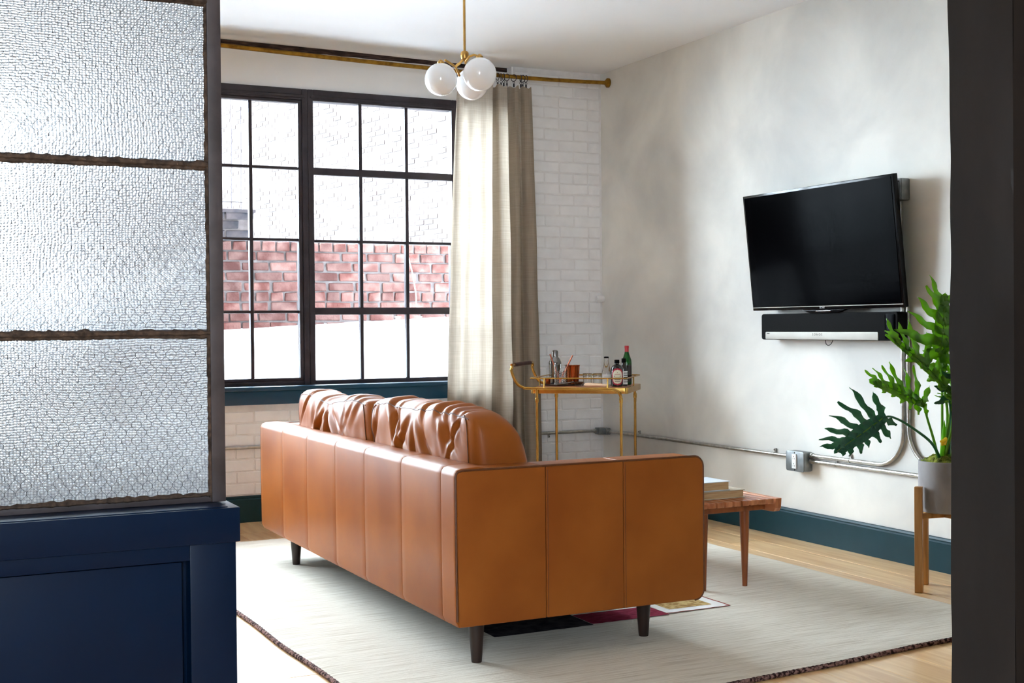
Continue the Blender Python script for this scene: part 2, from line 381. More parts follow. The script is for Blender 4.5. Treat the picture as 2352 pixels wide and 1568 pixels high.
# ------------------------------------------------------------------ room shell
XT, YW, ZC, XL, YB = 4.174, 7.20, 2.715, -3.70, -1.60
floor = struct(MB().box(XL-.15, XT+.15, YB-.15, 7.5, -.12, -.006).build('floor', 'oak_floor', smooth=False))
PW, PL = 0.19, 1.95
plank_me = {}
rr = random.Random(3)
i = 0; x = XT-.012
while x > XL:
    y = YB - rr.uniform(0.1, 1.6)
    while y < 7.2:
        y0, y1 = max(y, YB), min(y+PL, 7.2)
        if y1-y0 > .05:
            w, l = PW-.0016, round(y1-y0-.0016, 3)
            k = (round(w, 3), l)
            if k not in plank_me:
                plank_me[k] = MB().box(-w/2, w/2, -l/2, l/2, -.012, 0).mesh('plank', 'oak_floor', bevel=.0012, seg=1, smooth=False)
            p = obj('plank', plank_me[k], floor); p.location = (x-PW/2, (y0+y1)/2, 0)
        y += PL
    x -= PW
def ceil_z(x, y):
    st = lambda t: (lambda q: q*q*(3-2*q))(max(0, min(1, t)))
    return ZC+.026*st((y-6.55)/.55)*st((3.75-x)/2.2)
cg = MB().grid(lambda a, b: (XL-.15+(XT-XL+.30)*a, YB-.15+(7.65-YB)*b, ceil_z(XL-.15+(XT-XL+.30)*a, YB-.15+(7.65-YB)*b)), 60, 90)
cg.box(XL-.15, XT+.15, YB-.15, 7.5, ZC+.05, ZC+.15)
struct(cg.build('ceiling', 'ceiling_paint', angle=60))
struct(MB().box(XT, XT+.14, YB, 7.5, 0, ZC).build('wall_right', 'plaster', smooth=False))
lw = MB().box(XL-.14, XL, YB, 7.5, 0, ZC)
struct(lw.build('wall_left', 'white_paint', smooth=False))
BX0, BX1 = -1.45, -.50                                   # opening for an unseen window added behind the camera as fill light
bw = MB().box(XL, BX0, YB-.14, YB, 0, ZC).box(BX1, XT, YB-.14, YB, 0, ZC).box(BX0, BX1, YB-.14, YB, 0, .763).box(BX0, BX1, YB-.14, YB, 2.49, ZC)
struct(bw.build('wall_back', 'white_paint', smooth=False))

# window wall: brick pier by the corner, brick apron under the windows, plastered header in a recess
MORT = YW+.0035
wm = MB()
wm.box(3.55, XT, MORT, 7.5, 0, ZC)
wm.box(XL, 3.55, MORT, 7.5, 0, .665)
wall_far = struct(wm.build('wall_window', 'white_mortar', smooth=False))
hd = MB()
hd.box(XL, 3.55, 7.28, 7.5, 2.49, ZC+.03); hd.box(3.40, 3.55, YW+.02, 7.5, .665, 2.49); hd.box(XL, -.614, 7.28, 7.5, .665, 2.49)  # middle box: hidden return added to block window light behind the curtain
hd.box(3.535, 3.5497, YW+.006, 7.28, .67, ZC)
struct(hd.build('wall_window_header', 'white_paint', smooth=False))
st = MB().grid(lambda a, b: (XL+(3.535-XL)*a, 7.270+.004*noise.noise((a*60, b*3, 0)), 2.716-.026*a*a*a+.032*b+(.004*noise.noise((a*90, b, 5)) if b < .5 else 0)), 160, 3)
struct(tag(st.build('trim_1', 'soffit_dark'), 'dark raw timber strip showing between ceiling and window header'))
CH = 0.0685
bricks = [brick_mesh('brick', l, .05, .0625, 'white_brick', .0007, .004, s) for s, l in ((1, .203), (2, .203), (3, .203), (4, .098), (5, .098))]
rr = random.Random(11)
def lay(x0, x1, z0, z1, k0):
    z = z0; k = k0
    while z+CH*.5 < z1:
        hdr = (k % 6 == 3)
        bl = .104 if hdr else .209
        x = x0 - (0 if k % 2 else bl/2)
        while x < x1-.02:
            a, b = max(x, x0), min(x+bl, x1)
            if b-a > .03:
                base = bricks[rr.randrange(3, 5)] if hdr else bricks[rr.randrange(3)]
                full = .098 if hdr else .203
                q = obj('brick', base, wall_far)
                q.location = ((a+b)/2, YW+rr.uniform(-.0012, .0012), z+CH/2+rr.uniform(-.002, .002))
                q.scale = (max(.15, (b-a-.006)/full), 1, min(1, (z1-z-.003)/.0625))
                q.rotation_euler = (0, rr.uniform(-.008, .008), 0)
            x += bl
        z += CH; k += 1
lay(3.552, XT-.012, .15, ZC, 0)
lay(1.15, 3.54, .15, .655, 0)
stub = MB().tube([(XT-.055, YW-.012, 1.268), (XT-.002, YW-.014, 1.268)], [.019, .021], 12).build('cut_pipe_stub', 'white_brick', bevel=.003)
tag(stub, 'white painted stub sticking out of brick beside the corner', 'stub')

# skirting boards
def skirting(name, x0, x1, y0, y1, along):
    prof = [(0, 0), (.018, 0), (.018, .128), (.013, .134), (.015, .140), (.012, .148), (0, .150)]
    b = MB()
    if along == 'y': b.prism([(XT-.0008-p, z) for p, z in prof], 'y', y0, y1)
    else: b.prism([(YW-.003-p, z) for p, z in prof], 'x', x0, x1)
    return struct(b.build(name, 'teal_paint', smooth=False))
skirting('baseboard_right', 0, 0, 1.95, YW-.004, 'y')
skirting('baseboard_window', XL, XT-.02, 0, 0, 'x')
# hall side: dark jamb wall on the right, plain wall left of the glazed screen
def jamb_pt(a, b):
    z = ZC*b
    wv = .012*noise.noise((0.3, 2, z*2.2))+.006*noise.noise((1, 7, z*7))
    if a < .5:
        t = a/.5; return (1.893+wv*(1 if t > .3 else t/.3), 1.74+.16*t, z)
    t = (a-.5)/.5
    return (1.893+wv+(XT-1.893-wv)*t, 1.90, z)
jm = MB().grid(jamb_pt, 40, 90)
jm.grid(lambda a, b: (1.893+(XT-1.893)*a, 1.74+.004*noise.noise((a*8, 3, b*9)), ZC*b), 30, 40)
struct(jm.build('wall_jamb', 'dark_plaster', merge=.0005, angle=50))
struct(MB().box(XL, -1.30, 2.72, 2.88, 0, ZC).build('wall_partition', 'white_paint', smooth=False))
struct(MB().box(-1.30, .682, 2.79, 2.91, 2.571, ZC).build('wall_lintel', 'white_paint', smooth=False))

# ------------------------------------------------------------------ windows
ZB0, ZT0 = .763, 2.49
def window(n, x0, thick, first=None):
    o = bpy.data.objects.new('window_%d' % n, None); COL.objects.link(o); o.location = (x0, 7.30, 0); o['kind'] = 'structure'
    o['label'] = 'black steel framed window unit with twelve panes'
    if first:
        for ch in first.children:
            c = ch.copy(); COL.objects.link(c); c.parent = o
        return o
    W = .95; j = .034; hdz = 2.425; sl = .790
    f = MB().box(0, j, -.035, .04, ZB0, ZT0).box(W-j, W, -.035, .04, ZB0, ZT0).box(j, W-j, -.035, .04, hdz, ZT0).box(j, W-j, -.035, .04, ZB0, sl)
    f.box(j*.45, W-j*.45, -.042, -.03, hdz+.012, hdz+.03)
    f.build('frame', 'window_metal', o, bevel=.003, seg=1)
    if not thick:
        MB().box(j, j+.020, -.028, .02, sl, hdz).box(W-j-.022, W-j, -.028, .02, sl, hdz).box(j, W-j, -.028, .02, sl, sl+.018).box(j, W-j, -.028, .02, hdz-.018, hdz).build('sash', 'window_metal', o, bevel=.003, seg=1)
    a0, a1 = (j, W-j) if thick else (j+.02, W-j-.022)
    z0, z1 = (sl, hdz) if thick else (sl+.018, hdz-.018)
    xs = [a0+(a1-a0)*k/3 for k in range(4)]
    rows = [z0, 1.195, 1.607, 2.016, z1] if thick else [z0, 1.192, 1.611, 2.028, z1]
    hw = [0, .021, .008, .021, 0] if thick else [0, .008, .008, .008, 0]
    for k in (1, 2): MB().box(xs[k]-.010, xs[k]+.010, -.022, .018, z0, z1).build('muntin', 'window_metal', o, bevel=.003, seg=1)
    for k in (1, 2, 3): MB().box(a0, a1, -.024 if hw[k] > .01 else -.019, .016, rows[k]-hw[k], rows[k]+hw[k]).build('rail' if hw[k] > .01 else 'muntin', 'window_metal', o, bevel=.003, seg=1)
    for c in range(3):
        for r in range(4):
            xa = xs[c]+(.010 if c else 0); xb = xs[c+1]-(.010 if c < 2 else 0)
            za = rows[r]+hw[r]; zb = rows[r+1]-hw[r+1]
            MB().box(xa, xb, -.001, .003, za, zb).build('pane', 'window_glass', o, smooth=False)
    return o
w1 = window(1, 2.236, True)
w2 = window(2, 1.286, False)
w3 = window(3, .336, True, w1)
w4 = window(4, -.614, False, w2)
w1['label'] = 'black steel window with two thick rails beside the curtain'
w2['label'] = 'black steel window with thin glazing bars left of the thick mullion'
wn_ = bpy.data.objects.new('window_7', None); COL.objects.link(wn_); wn_.location = (3.050+.136, 7.30, 0); wn_['kind'] = 'structure'
wn_['label'] = 'narrow end window behind the linen curtain'
MB().box(0, .03, -.035, .04, ZB0, ZT0).box(.20, .214, -.035, .04, ZB0, ZT0).box(.03, .20, -.035, .04, 2.425, ZT0).box(.03, .20, -.035, .04, ZB0, .79).build('frame', 'window_metal', wn_, bevel=.003, seg=1)
for k_, (za_, zb_) in enumerate(((.79, 1.174), (1.216, 1.599), (1.615, 1.995), (2.037, 2.425))):
    MB().box(.03, .20, -.001, .003, za_, zb_).build('pane', 'window_glass', wn_, smooth=False)
    if k_: MB().box(.03, .20, -.02, .016, (1.174, 1.599, 1.995)[k_-1], (1.216, 1.615, 2.037)[k_-1]).build('muntin', 'window_metal', wn_, bevel=.003, seg=1)
for w in (w3, w4): w['group'] = 'steel windows behind the glass screen'; w['label'] = 'black steel window seen only as glow behind the wired glass'
for n_, xx in enumerate((BX0,)):
    w = window(5+n_, 0, True, w1); w.location = (xx+.95, YB-.06, 0); w.rotation_euler = (0, 0, pi)  # window added out of view to brighten the room from the front
    w['label'] = 'unseen steel window added behind the camera for fill light'
tr = MB().box(-.65, 3.30, YW-.032, YW, .664, .742).box(-.65, 3.30, YW-.046, 7.268, .742, .766)
struct(tag(tr.build('trim_2', 'sill_paint', bevel=.004), 'deep blue painted window sill board'))

# ------------------------------------------------------------------ outside the window
struct(MB().box(-9, 12, 7.36, 7.62, 2.90, 9.0).build('wall_added_shade', 'ext_brick', smooth=False))  # unseen upper facade added to keep skylight off the parapet
rr = random.Random(5)
pw = thing('brick_parapet', 'weathered red brick parapet wall across the roof outside', 'wall', (0, 9.2, 0))
MB().box(.6, 5.4, .012, .32, .6, 1.735).build('mortar_core', 'ext_mortar', pw, smooth=False)
ebr = [brick_mesh('brick', .200, .06, .0635, 'ext_brick', .0045, .006, 20+k) for k in range(4)]
ebh = [brick_mesh('brick', .098, .06, .0635, 'ext_brick', .0045, .006, 30+k) for k in range(2)]
z = 1.0; k = 0
while z < 1.72:
    hdr = (k % 5 == 4); bl = .108 if hdr else .212
    x = .85-(k % 2)*bl/2+rr.uniform(-.02, .02)
    while x < 5.0:
        q = obj('brick', (ebh[rr.randrange(2)] if hdr else ebr[rr.randrange(4)]), pw)
        q.location = (x, rr.uniform(-.006, .004), z+.034); q.rotation_euler = (0, rr.uniform(-.02, .02), rr.uniform(-.02, .02))
        q.scale = (rr.uniform(.94, 1.02), 1, rr.uniform(.94, 1.04))
        x += bl
    z += .0735; k += 1
pr = thing('brick_pier', 'blackened brick pier topping the parapet at the left', 'pier', (0, 9.16, 0))
MB().box(1.2, 2.40, .012, .33, 1.74, 1.92).build('mortar_core', 'ext_mortar', pr, smooth=False)
dk = [brick_mesh('brick', .20, .06, .058, 'ext_brick_dark', .004, .005, 40+k) for k in range(3)]
for r_ in range(3):
    x = 1.25+(r_ % 2)*.1
    while x < 2.36:
        q = obj('brick', dk[rr.randrange(3)] if r_ or True else None, pr); q.location = (min(x, 2.31), rr.uniform(-.004, .004), 1.775+r_*.0685); x += .212
MB().box(1.2, 2.42, -.02, .34, 1.93, 1.955).build('coping', 'ext_brick_dark', pr, bevel=.006)
wg = thing('wire_guard', 'thin dark wire guard rods standing on the brick pier', 'railing', (0, 9.25, 1.955))
for x in (2.205, 2.275, 2.345): MB().tube([(x-.005, 0, 0), (x, 0, .5), (x-.004, 0, 1.0)], .0028, 6).build('rod', 'window_metal', wg)
MB().tube([(2.15, 0, .06), (2.35, 0, .06)], .003, 6).build('crossbar', 'window_metal', wg)

# sunlit tall neighbour wall, running away obliquely
WA = radians(-12.8); dirw = Vector((sin(WA), cos(WA), 0)); nrm = Vector((-cos(WA), sin(WA), 0))
P0 = Vector((6.30, 19.2, 0))
nb = thing('brick_building', 'tall sunlit brick wall of the neighbouring building beyond the parapet', 'building', tuple(P0), math.atan2(dirw.y, dirw.x))
MB().box(-8, 12, -.9, -.004, -1.0, 7.5).build('mortar_core', 'ext_mortar_far', nb, smooth=False)
fb = [brick_mesh('brick', .205, -.06, .058, 'ext_brick_far', .004, 0, 60+k) for k in range(3)]
stuffm = MB(); cnt = 0; rows_ = []
z = 1.5; k = 0
while z < 6.2:
    x = -5.0+(k % 2)*.11
    while x < 7.5:
        rows_.append((x, z+.034)); x += .22
    z += .0735; k += 1
vis = sorted(rows_, key=lambda q: abs(q[0]+1.2)*.6+abs(q[1]-2.9))
for n_, (x, z) in enumerate(vis):
    if n_ < 290:
        q = obj('brick', fb[rr.randrange(3)], nb); q.location = (x, rr.uniform(-.006, .006), z); q.rotation_euler = (0, rr.uniform(-.02, .02), 0)
    else:
        d = rr.uniform(-.006, .006); stuffm.box(x-.1, x+.1, -.06+d, d, z-.029, z+.029)
so = stuffm.build('brick_field', 'ext_brick_far', nb, smooth=False); so['kind'] = 'stuff'
# white sloping roof with small fittings
rf = MB().grid(lambda a, b: (-4.5+11*a, 7.52+1.70*b, .50+(.2755+.528*a)*b), 8, 6)
rf.grid(lambda a, b: (-4.5+11*a, 7.52+1.70*b, .42+(.2755+.528*a)*b), 8, 6)
ro = tag(rf.build('flat_roof', 'roof_white', smooth=False), 'white membrane roof sloping up to the brick parapet', 'roof')
yard = MB().box(-40, 40, -20, 60, -1.4, -1.2).build('yard_ground', 'grey_metal', smooth=False); struct(yard)
for xx, lb in ((3.47, 'left one of two pale vent posts on the white roof'), (3.64, 'right one of two pale vent posts on the white roof')):
    vt = thing('vent_post', lb, 'vent', (xx, 9.05, 1.02), group='vent posts on the roof')
    MB().box(-.014, .014, -.012, .012, -.06, .16).build('post', 'grey_metal', vt, bevel=.003)
    MB().box(-.02, .02, -.018, .018, .15, .158).build('cap', 'roof_white', vt, bevel=.002)
tag(MB().tube([(3.585, 9.14, 1.66), (3.62, 9.13, 1.52), (3.645, 9.12, 1.36), (3.65, 9.12, 1.25)], .005, 6).build('roof_cable', 'grey_metal'), 'grey cable hanging down the brick parapet', 'cable')
tag(MB().tube([(3.63, 8.90, 1.06), (3.66, 8.6, .95), (3.66, 8.2, .80), (3.60, 7.9, .67)], .006, 6).build('roof_cable', 'grey_metal'), 'dark cable trailing over the white roof by the window', 'cable')

# ------------------------------------------------------------------ curtain rod, rings, curtain
RODP = [(-3.2, 7.1, 2.72), (-1.0, 7.1, 2.71), (.5, 7.1, 2.695), (1.701, 7.1, 2.665), (2.289, 7.1, 2.650), (2.921, 7.1, 2.638), (3.395, 7.1, 2.630), (3.756, 7.1, 2.631), (4.10, 7.1, 2.640), (XT-.004, 7.1, 2.642)]
def smooth_path(P, n=6):
    P = [Vector(p) for p in P]; out = []
    for i in range(len(P)-1):
        p0, p1, p2, p3 = P[max(i-1, 0)], P[i], P[i+1], P[min(i+2, len(P)-1)]
        for k in range(n):
            t = k/n
            out.append(.5*((2*p1)+(p2-p0)*t+(2*p0-5*p1+4*p2-p3)*t*t+(3*p1-p0-3*p2+p3)*t**3))
    out.append(P[-1]); return out
rod = thing('curtain_rod', 'long aged brass curtain rod above the windows', 'curtain rod', (XT, 7.1, 2.642))
def rel(pts, o): return [Vector(p)-o.location for p in pts]
MB().tube(rel(smooth_path(RODP), rod), .0125, 12).build('pole', 'aged_brass', rod)
MB().tube([(-.026, 0, 0), (-.02, 0, 0), (-.012, 0, 0), (-.001, 0, 0)], [.016, .022, .030, .030], 20).build('flange', 'aged_brass', rod)
MB().tube(rel([(-3.2, 7.1, 2.72), (-3.215, 7.1, 2.72)], rod), .02, 16).build('end_cap', 'aged_brass', rod)
def rod_z(x):
    for i in range(len(RODP)-1):
        a, b = RODP[i], RODP[i+1]
        if a[0] <= x <= b[0]: return a[2]+(b[2]-a[2])*(x-a[0])/(b[0]-a[0])
    return 2.65
ring0 = None
RX = [3.12, 3.19, 3.26, 3.33, 3.389, 3.412, 3.430, 3.452, 3.499, 3.547, 3.560, 3.583]
rg_tor = MB().tube([(0, .021*cos(2*pi*i/20), .021*sin(2*pi*i/20)) for i in range(20)], .0022, 6, closed=True).mesh('hoop', 'window_metal')
rg_eye = MB().tube([(.007*cos(2*pi*i/12), 0, -.029+.007*sin(2*pi*i/12)) for i in range(12)], .0015, 6, closed=True).mesh('eyelet', 'window_metal')
rg_clip = MB().box(-.005, .005, -.003, .003, -.056, -.036).mesh('clip', 'window_metal', bevel=.001, seg=1)
ORD = ('twelfth', 'eleventh', 'tenth', 'ninth', 'eighth', 'seventh', 'sixth', 'fifth', 'fourth', 'third', 'second', 'first')
for i, x in enumerate(RX):
    t = thing('curtain_ring', 'dark metal clip ring on the brass rod, %s from the brick pier' % ORD[i], 'curtain ring', (x, 7.1, rod_z(x)-.008), rr.uniform(-.5, .5), 'dark curtain rings on the brass rod')
    obj('hoop', rg_tor, t); obj('eyelet', rg_eye, t); obj('clip', rg_clip, t)
# cloth: plan path of folds, control points (top x, bottom x, y)
CP = [(3.128, 3.040, 7.135), (3.122, 3.035, 7.080), (3.150, 3.060, 7.050), (3.185, 3.105, 7.075), (3.225, 3.150, 7.045), (3.265, 3.215, 7.065), (3.300, 3.262, 7.040), (3.340, 3.305, 7.058), (3.357, 3.330, 7.110), (3.362, 3.352, 7.163),
      (3.371, 3.366, 7.105), (3.374, 3.375, 7.045), (3.400, 3.402, 7.028), (3.430, 3.440, 7.042), (3.447, 3.468, 7.085), (3.452, 3.486, 7.140), (3.470, 3.490, 7.150), (3.488, 3.478, 7.105), (3.494, 3.474, 7.052), (3.510, 3.500, 7.040), (3.528, 3.540, 7.085), (3.545, 3.560, 7.110), (3.556, 3.572, 7.060), (3.585, 3.610, 7.035), (3.608, 3.655, 7.070), (3.604, 3.660, 7.120)]
def curtain_pt(u, v):
    n = len(CP)-1; f = u*n; i = min(int(f), n-1); t = f-i
    def cr(a):
        p0, p1, p2, p3 = [CP[max(0, min(n, i+k))] for k in (-1, 0, 1, 2)]
        return .5*((2*p1[a])+(p2[a]-p0[a])*t+(2*p0[a]-5*p1[a]+4*p2[a]-p3[a])*t*t+(3*p1[a]-p0[a]-3*p2[a]+p3[a])*t**3)
    xt, xb, y = cr(0), cr(1), cr(2)
    w = min(1, v*1.15)**.8
    x = xt+(xb-xt)*w
    amp = .55+.45*min(1, v*2.2)
    yy = 7.09+(y-7.09)*amp
    ztop = rod_z(xt)-.066+.008*sin(f*2.4)
    z = ztop+( .006-ztop)*v
    x += .006*noise.noise((u*9, v*5, 1))*min(1, 3*v); yy += .008*noise.noise((u*11, v*6, 4))*min(1, 3*v)
    return (x, min(yy, 7.165), z)
cu = MB().grid(curtain_pt, 200, 70).build('linen_curtain', 'linen', angle=180)
tag(cu, 'floor length natural linen curtain gathered beside the window', 'curtain')

# ------------------------------------------------------------------ pendant lamp
PH = Vector((2.413, 5.405, 2.342))
pn = thing('pendant_lamp', 'brass pendant lamp with three white glass globes under the ceiling', 'lamp', (PH.x, PH.y, ZC))
L0 = pn.location
MB().tube(rel([(PH.x, PH.y, ZC-.03), (PH.x, PH.y, 2.36)], pn), .0058, 12).build('stem', 'pendant_brass', pn)
MB().lathe([(.006, -.034), (.05, -.03), (.056, -.02), (.056, -.0005)], 28).build('canopy', 'pendant_brass', pn)
MB().lathe([(.003, -.021), (.010, -.02), (.0165, -.014), (.0185, 0), (.0185, .012), (.014, .019), (.007, .022), (.003, .024)], 20, rel([PH], pn)[0]).build('hub', 'pendant_brass', pn)
Rv = Vector((cos(YAW), -sin(YAW), 0)); Fv = Vector((sin(YAW), cos(YAW), 0)); Zv = Vector((0, 0, 1))
def pp(a, z, d=0): return PH - L0 + Rv*a + Zv*z + Fv*d     # metres right / up / away from the hub
MB().tube([pp(-.004, -.016), pp(-.022, -.034), pp(-.044, -.050)], [.0065, .006, .0065], 10).build('arm', 'pendant_brass', pn)
MB().tube([pp(-.090, -.025, -.03), pp(-.068, -.036, -.015), pp(-.044, -.049), pp(-.034, -.066, .02), pp(-.026, -.085, .04)], .0055, 10).build('arm', 'pendant_brass', pn)
MB().tube([pp(.002, -.018), pp(.004, -.036, -.01), pp(.010, -.028, -.03), pp(.024, -.014, -.05), pp(.045, -.010, -.06), pp(.064, -.016, -.06)], .0055, 10).build('arm', 'pendant_brass', pn)
for a, z, d, r in ((-.1085, -.114, -.03, .0745), (.070, -.098, -.06, .0765), (.030, -.108, .115, .0755)):
    c = pp(a, z, d)
    g = MB().sphere(c, r, 36, 22).build('globe', 'opal_glass', pn, angle=180)
    MB().lathe([(.016, 0), (.017, .008), (.010, .016), (.004, .020)], 16, c+Zv*(r-.004)).build('cap', 'pendant_brass', g)

# ------------------------------------------------------------------ conduits on the walls
def conduit(name, label, pts, straps=(), parent_loc=None):
    o = thing(name, label, 'pipe', pts[0])
    MB().tube(rel(pts, o), .0098, 12).build('tube', 'galvanized', o)
    for (x, y, z, ax) in straps:
        l = Vector((x, y, z))-o.location
        s = MB()
        if ax == 'y':
            s.tube([l+Vector((0, -.006, 0)), l+Vector((0, .006, 0))], .0118, 12); s.box(l.x+.004, l.x+.0115, l.y-.006, l.y+.006, l.z+.006, l.z+.030)
        elif ax == 'x':
            s.tube([l+Vector((-.006, 0, 0)), l+Vector((.006, 0, 0))], .0118, 12); s.box(l.x-.006, l.x+.006, l.y+.004, l.y+.0115, l.z-.030, l.z-.006)
        else:
            s.tube([l+Vector((0, 0, -.006)), l+Vector((0, 0, .006))], .0118, 12); s.box(l.x+.004, l.x+.0115, l.y-.03, l.y-.006, l.z-.006, l.z+.006)
        b = s.build('strap', 'galvanized', o)
        MB().sphere((l.x+(-.001 if ax != 'x' else 0), l.y-(.001 if ax == 'x' else 0), l.z+(.022 if ax == 'y' else -.022 if ax == 'x' else 0)), .0035, 8, 5).build('screw', 'steel', b)
    return o
CX = XT-.0125
conduit('conduit_pipe', 'galvanized conduit along the plaster wall from corner box to outlet', [(CX, 7.09, .418), (CX, 6.2, .418), (CX, 5.262, .419)], [(CX, 6.75, .418, 'y'), (CX, 5.41, .419, 'y')])
conduit('conduit_pipe', 'upper galvanized conduit bending up behind the television from the outlet', [(CX, 5.105, .437), (CX, 4.63, .438)]+[(CX, 4.63-.165*sin(a), .438+.165-.165*cos(a)) for a in [k*pi/16 for k in range(1, 9)]]+[(CX, 4.465, .85), (CX, 4.465, 1.175)], [(CX, 4.83, .4375, 'y'), (CX, 4.465, .93, 'z')])
conduit('conduit_pipe', 'lower galvanized conduit running from the outlet behind the planter', [(CX, 5.105, .408), (CX, 4.3, .411), (CX, 3.2, .413), (CX, 1.95, .413)], [(CX, 4.93, .4085, 'y'), (CX, 3.6, .412, 'y')])
conduit('conduit_pipe', 'second upright conduit curving away to the right behind the plant', [(CX, 4.430, 1.175), (CX, 4.430, .62)]+[(CX, 4.430-.165+.165*cos(a), .62-.165*sin(a)) for a in [k*pi/16 for k in range(1, 7)]]+[(CX, 4.17, .485), (CX, 3.9, .47), (CX, 3.2, .47)], [(CX, 4.430, .94, 'z')])
conduit('conduit_pipe', 'thin conduit dropping from the grey box behind the television', [(CX, 4.475, 1.648), (CX, 4.472, 1.4), (CX, 4.465, 1.19)])
conduit('conduit_pipe', 'galvanized conduit on white brick running into the corner box', [(-1.0, YW-.0125, .424), (1.8, YW-.0125, .424), (3.0, YW-.0125, .421), (4.10, YW-.0125, .418)], [(3.77, YW-.0125, .419, 'x'), (2.2, YW-.0125, .423, 'x')])
jb = thing('junction_box', 'grey corner junction box joining two conduits', 'box', (XT-.04, YW-.04, .418))
MB().box(-.028, .038, -.02, .036, -.022, .022).build('body', 'galvanized_box', jb, bevel=.004)
MB().box(.004, .038, -.052, -.018, -.021, .021).build('elbow', 'galvanized_box', jb, bevel=.004)
for p, q in (((-.040, .0275, 0), (-.026, .0275, 0)), ((.0275, -.064, 0), (.0275, -.05, 0))): MB().tube([p, q], .014, 8).build('connector', 'galvanized', jb)
tb = thing('junction_box', 'grey metal junction box peeking out behind the television', 'box', (XT-.001, 4.475, 1.70))
MB().box(-.052, 0, -.050, .050, -.050, .050).build('body', 'galvanized_box', tb, bevel=.008)
MB().box(-.057, -.052, -.048, .048, -.048, .048).build('cover', 'galvanized_box', tb, bevel=.004)
for y in (-.038, .038): MB().sphere((-.058, y, .036), .004, 8, 5).build('screw', 'steel', tb)
ob = thing('outlet_box', 'metal outlet box with white double socket on the plaster wall', 'outlet', (XT-.001, 5.183, .404))
MB().box(-.052, 0, -.068, .068, -.050, .050).build('body', 'galvanized_box', ob, bevel=.009)
MB().prism(rrect(-.070, .070, -.051, .051, .012), 'x', -.060, -.052).build('cover', 'galvanized_box', ob, bevel=.002)
sk = MB().box(-.066, -.058, -.0165, .0165, -.036, .036).build('socket', 'white_plastic', ob, bevel=.002)
for z in (.018, -.018):
    for y in (-.006, .006): MB().box(-.0664, -.0658, y-.001, y+.001, z-.008, z-.001).build('slot', 'dark_hole', sk)
    MB().tube([(-.0665, 0, z+.006), (-.0658, 0, z+.006)], .0025, 10).build('slot', 'dark_hole', sk)
for z in (-.043, .043): MB().tube([(-.062, 0, z), (-.059, 0, z)], .0035, 10).build('screw', 'steel', ob)
for z in (.033, .004): MB().tube([(-.012, -.084, z), (-.012, -.066, z)], .014, 8).build('connector', 'galvanized', ob)
MB().tube([(-.012, .066, .014), (-.012, .080, .014)], .014, 8).build('connector', 'galvanized', ob)

# ------------------------------------------------------------------ television and soundbar
tv = thing('television', 'black flat screen television tilted forward on the plaster wall', 'television', (XT-.10, 4.918, 1.165))
th = math.asin(.062/.592)
tv.rotation_euler = (0, -th, 0)
TW, TH = 1.106, .596
MB().box(.004, .030, -TW/2, TW/2, 0, TH).build('bezel', 'gloss_black', tv, bevel=.003)
MB().box(.028, .055, -TW/2+.12, TW/2-.12, .06, TH-.10).build('back_shell', 'matt_black', tv, bevel=.012)
MB().box(.0015, .005, -TW/2+.014, TW/2-.014, .022, TH-.012).build('screen', 'screen_black', tv, bevel=.0006, seg=1)
MB().box(.002, .005, -TW/2+.004, TW/2-.004, .014, .017).build('trim_line', 'silver_strip', tv)
MB().prism([(-.165, -.002), (-.10, -.018), (.10, -.018), (.165, -.002)], 'x', .004, .04).build('stand_stub', 'gloss_black', tv, bevel=.003)
MB().box(.0, .004, -.06, .05, -.010, -.006).build('chrome_bar', 'steel', tv, bevel=.001)
MB().box(.050, .095, -.22, .22, .16, .40).build('wall_bracket', 'matt_black', tv, bevel=.004)
TM = Matrix(((0, 0, -1, .0018), (-1, 0, 0, 0), (0, 1, 0, .0085), (0, 0, 0, 1)))
text_mesh('logo', 'SONY', .014, 'light_print', tv, TM)
sb = thing('soundbar', 'black soundbar with pale metal strip below the television', 'speaker', (XT-.001, 4.918, 1.016))
MB().prism(rrect(-.498, .498, 0, .132, .014), 'x', -.085, -.026).build('body', 'matt_black', sb, bevel=.006)
MB().box(-.03, 0, .05, .35, .03, .10).build('bracket', 'matt_black', sb)
MB().prism(rrect(-.485, -.418, .008, .124, .012), 'x', -.0875, -.080).build('end_panel', 'screen_black', sb, bevel=.003)
MB().prism(rrect(-.375, .460, .002, .040, .006), 'x', -.0885, -.080).build('metal_strip', 'silver_strip', sb, bevel=.003)
text_mesh('logo', 'S O N O S', .017, 'grey_print', sb, Matrix(((0, 0, -1, -.0888), (-1, 0, 0, .05), (0, 1, 0, .027), (0, 0, 0, 1))))
MB().box(-.0892, -.088, .425, .447, .030, .034).build('indicator', 'dark_hole', sb)
MB().tube(smooth_path([(-.05, .035, .004), (-.055, .025, -.018), (-.056, .005, -.026), (-.055, -.014, -.016), (-.05, -.022, .004)]), .0016, 6).build('cord', 'gloss_black', sb)
bc = MB().tube(smooth_path([(XT-.03, 4.50, 1.62), (XT-.045, 4.44, 1.35), (XT-.035, 4.425, 1.24), (XT-.014, 4.432, 1.172)]), .005, 8)
tag(bc.build('cable', 'blue_cable'), 'blue cable dropping behind the television into the conduit', 'cable')

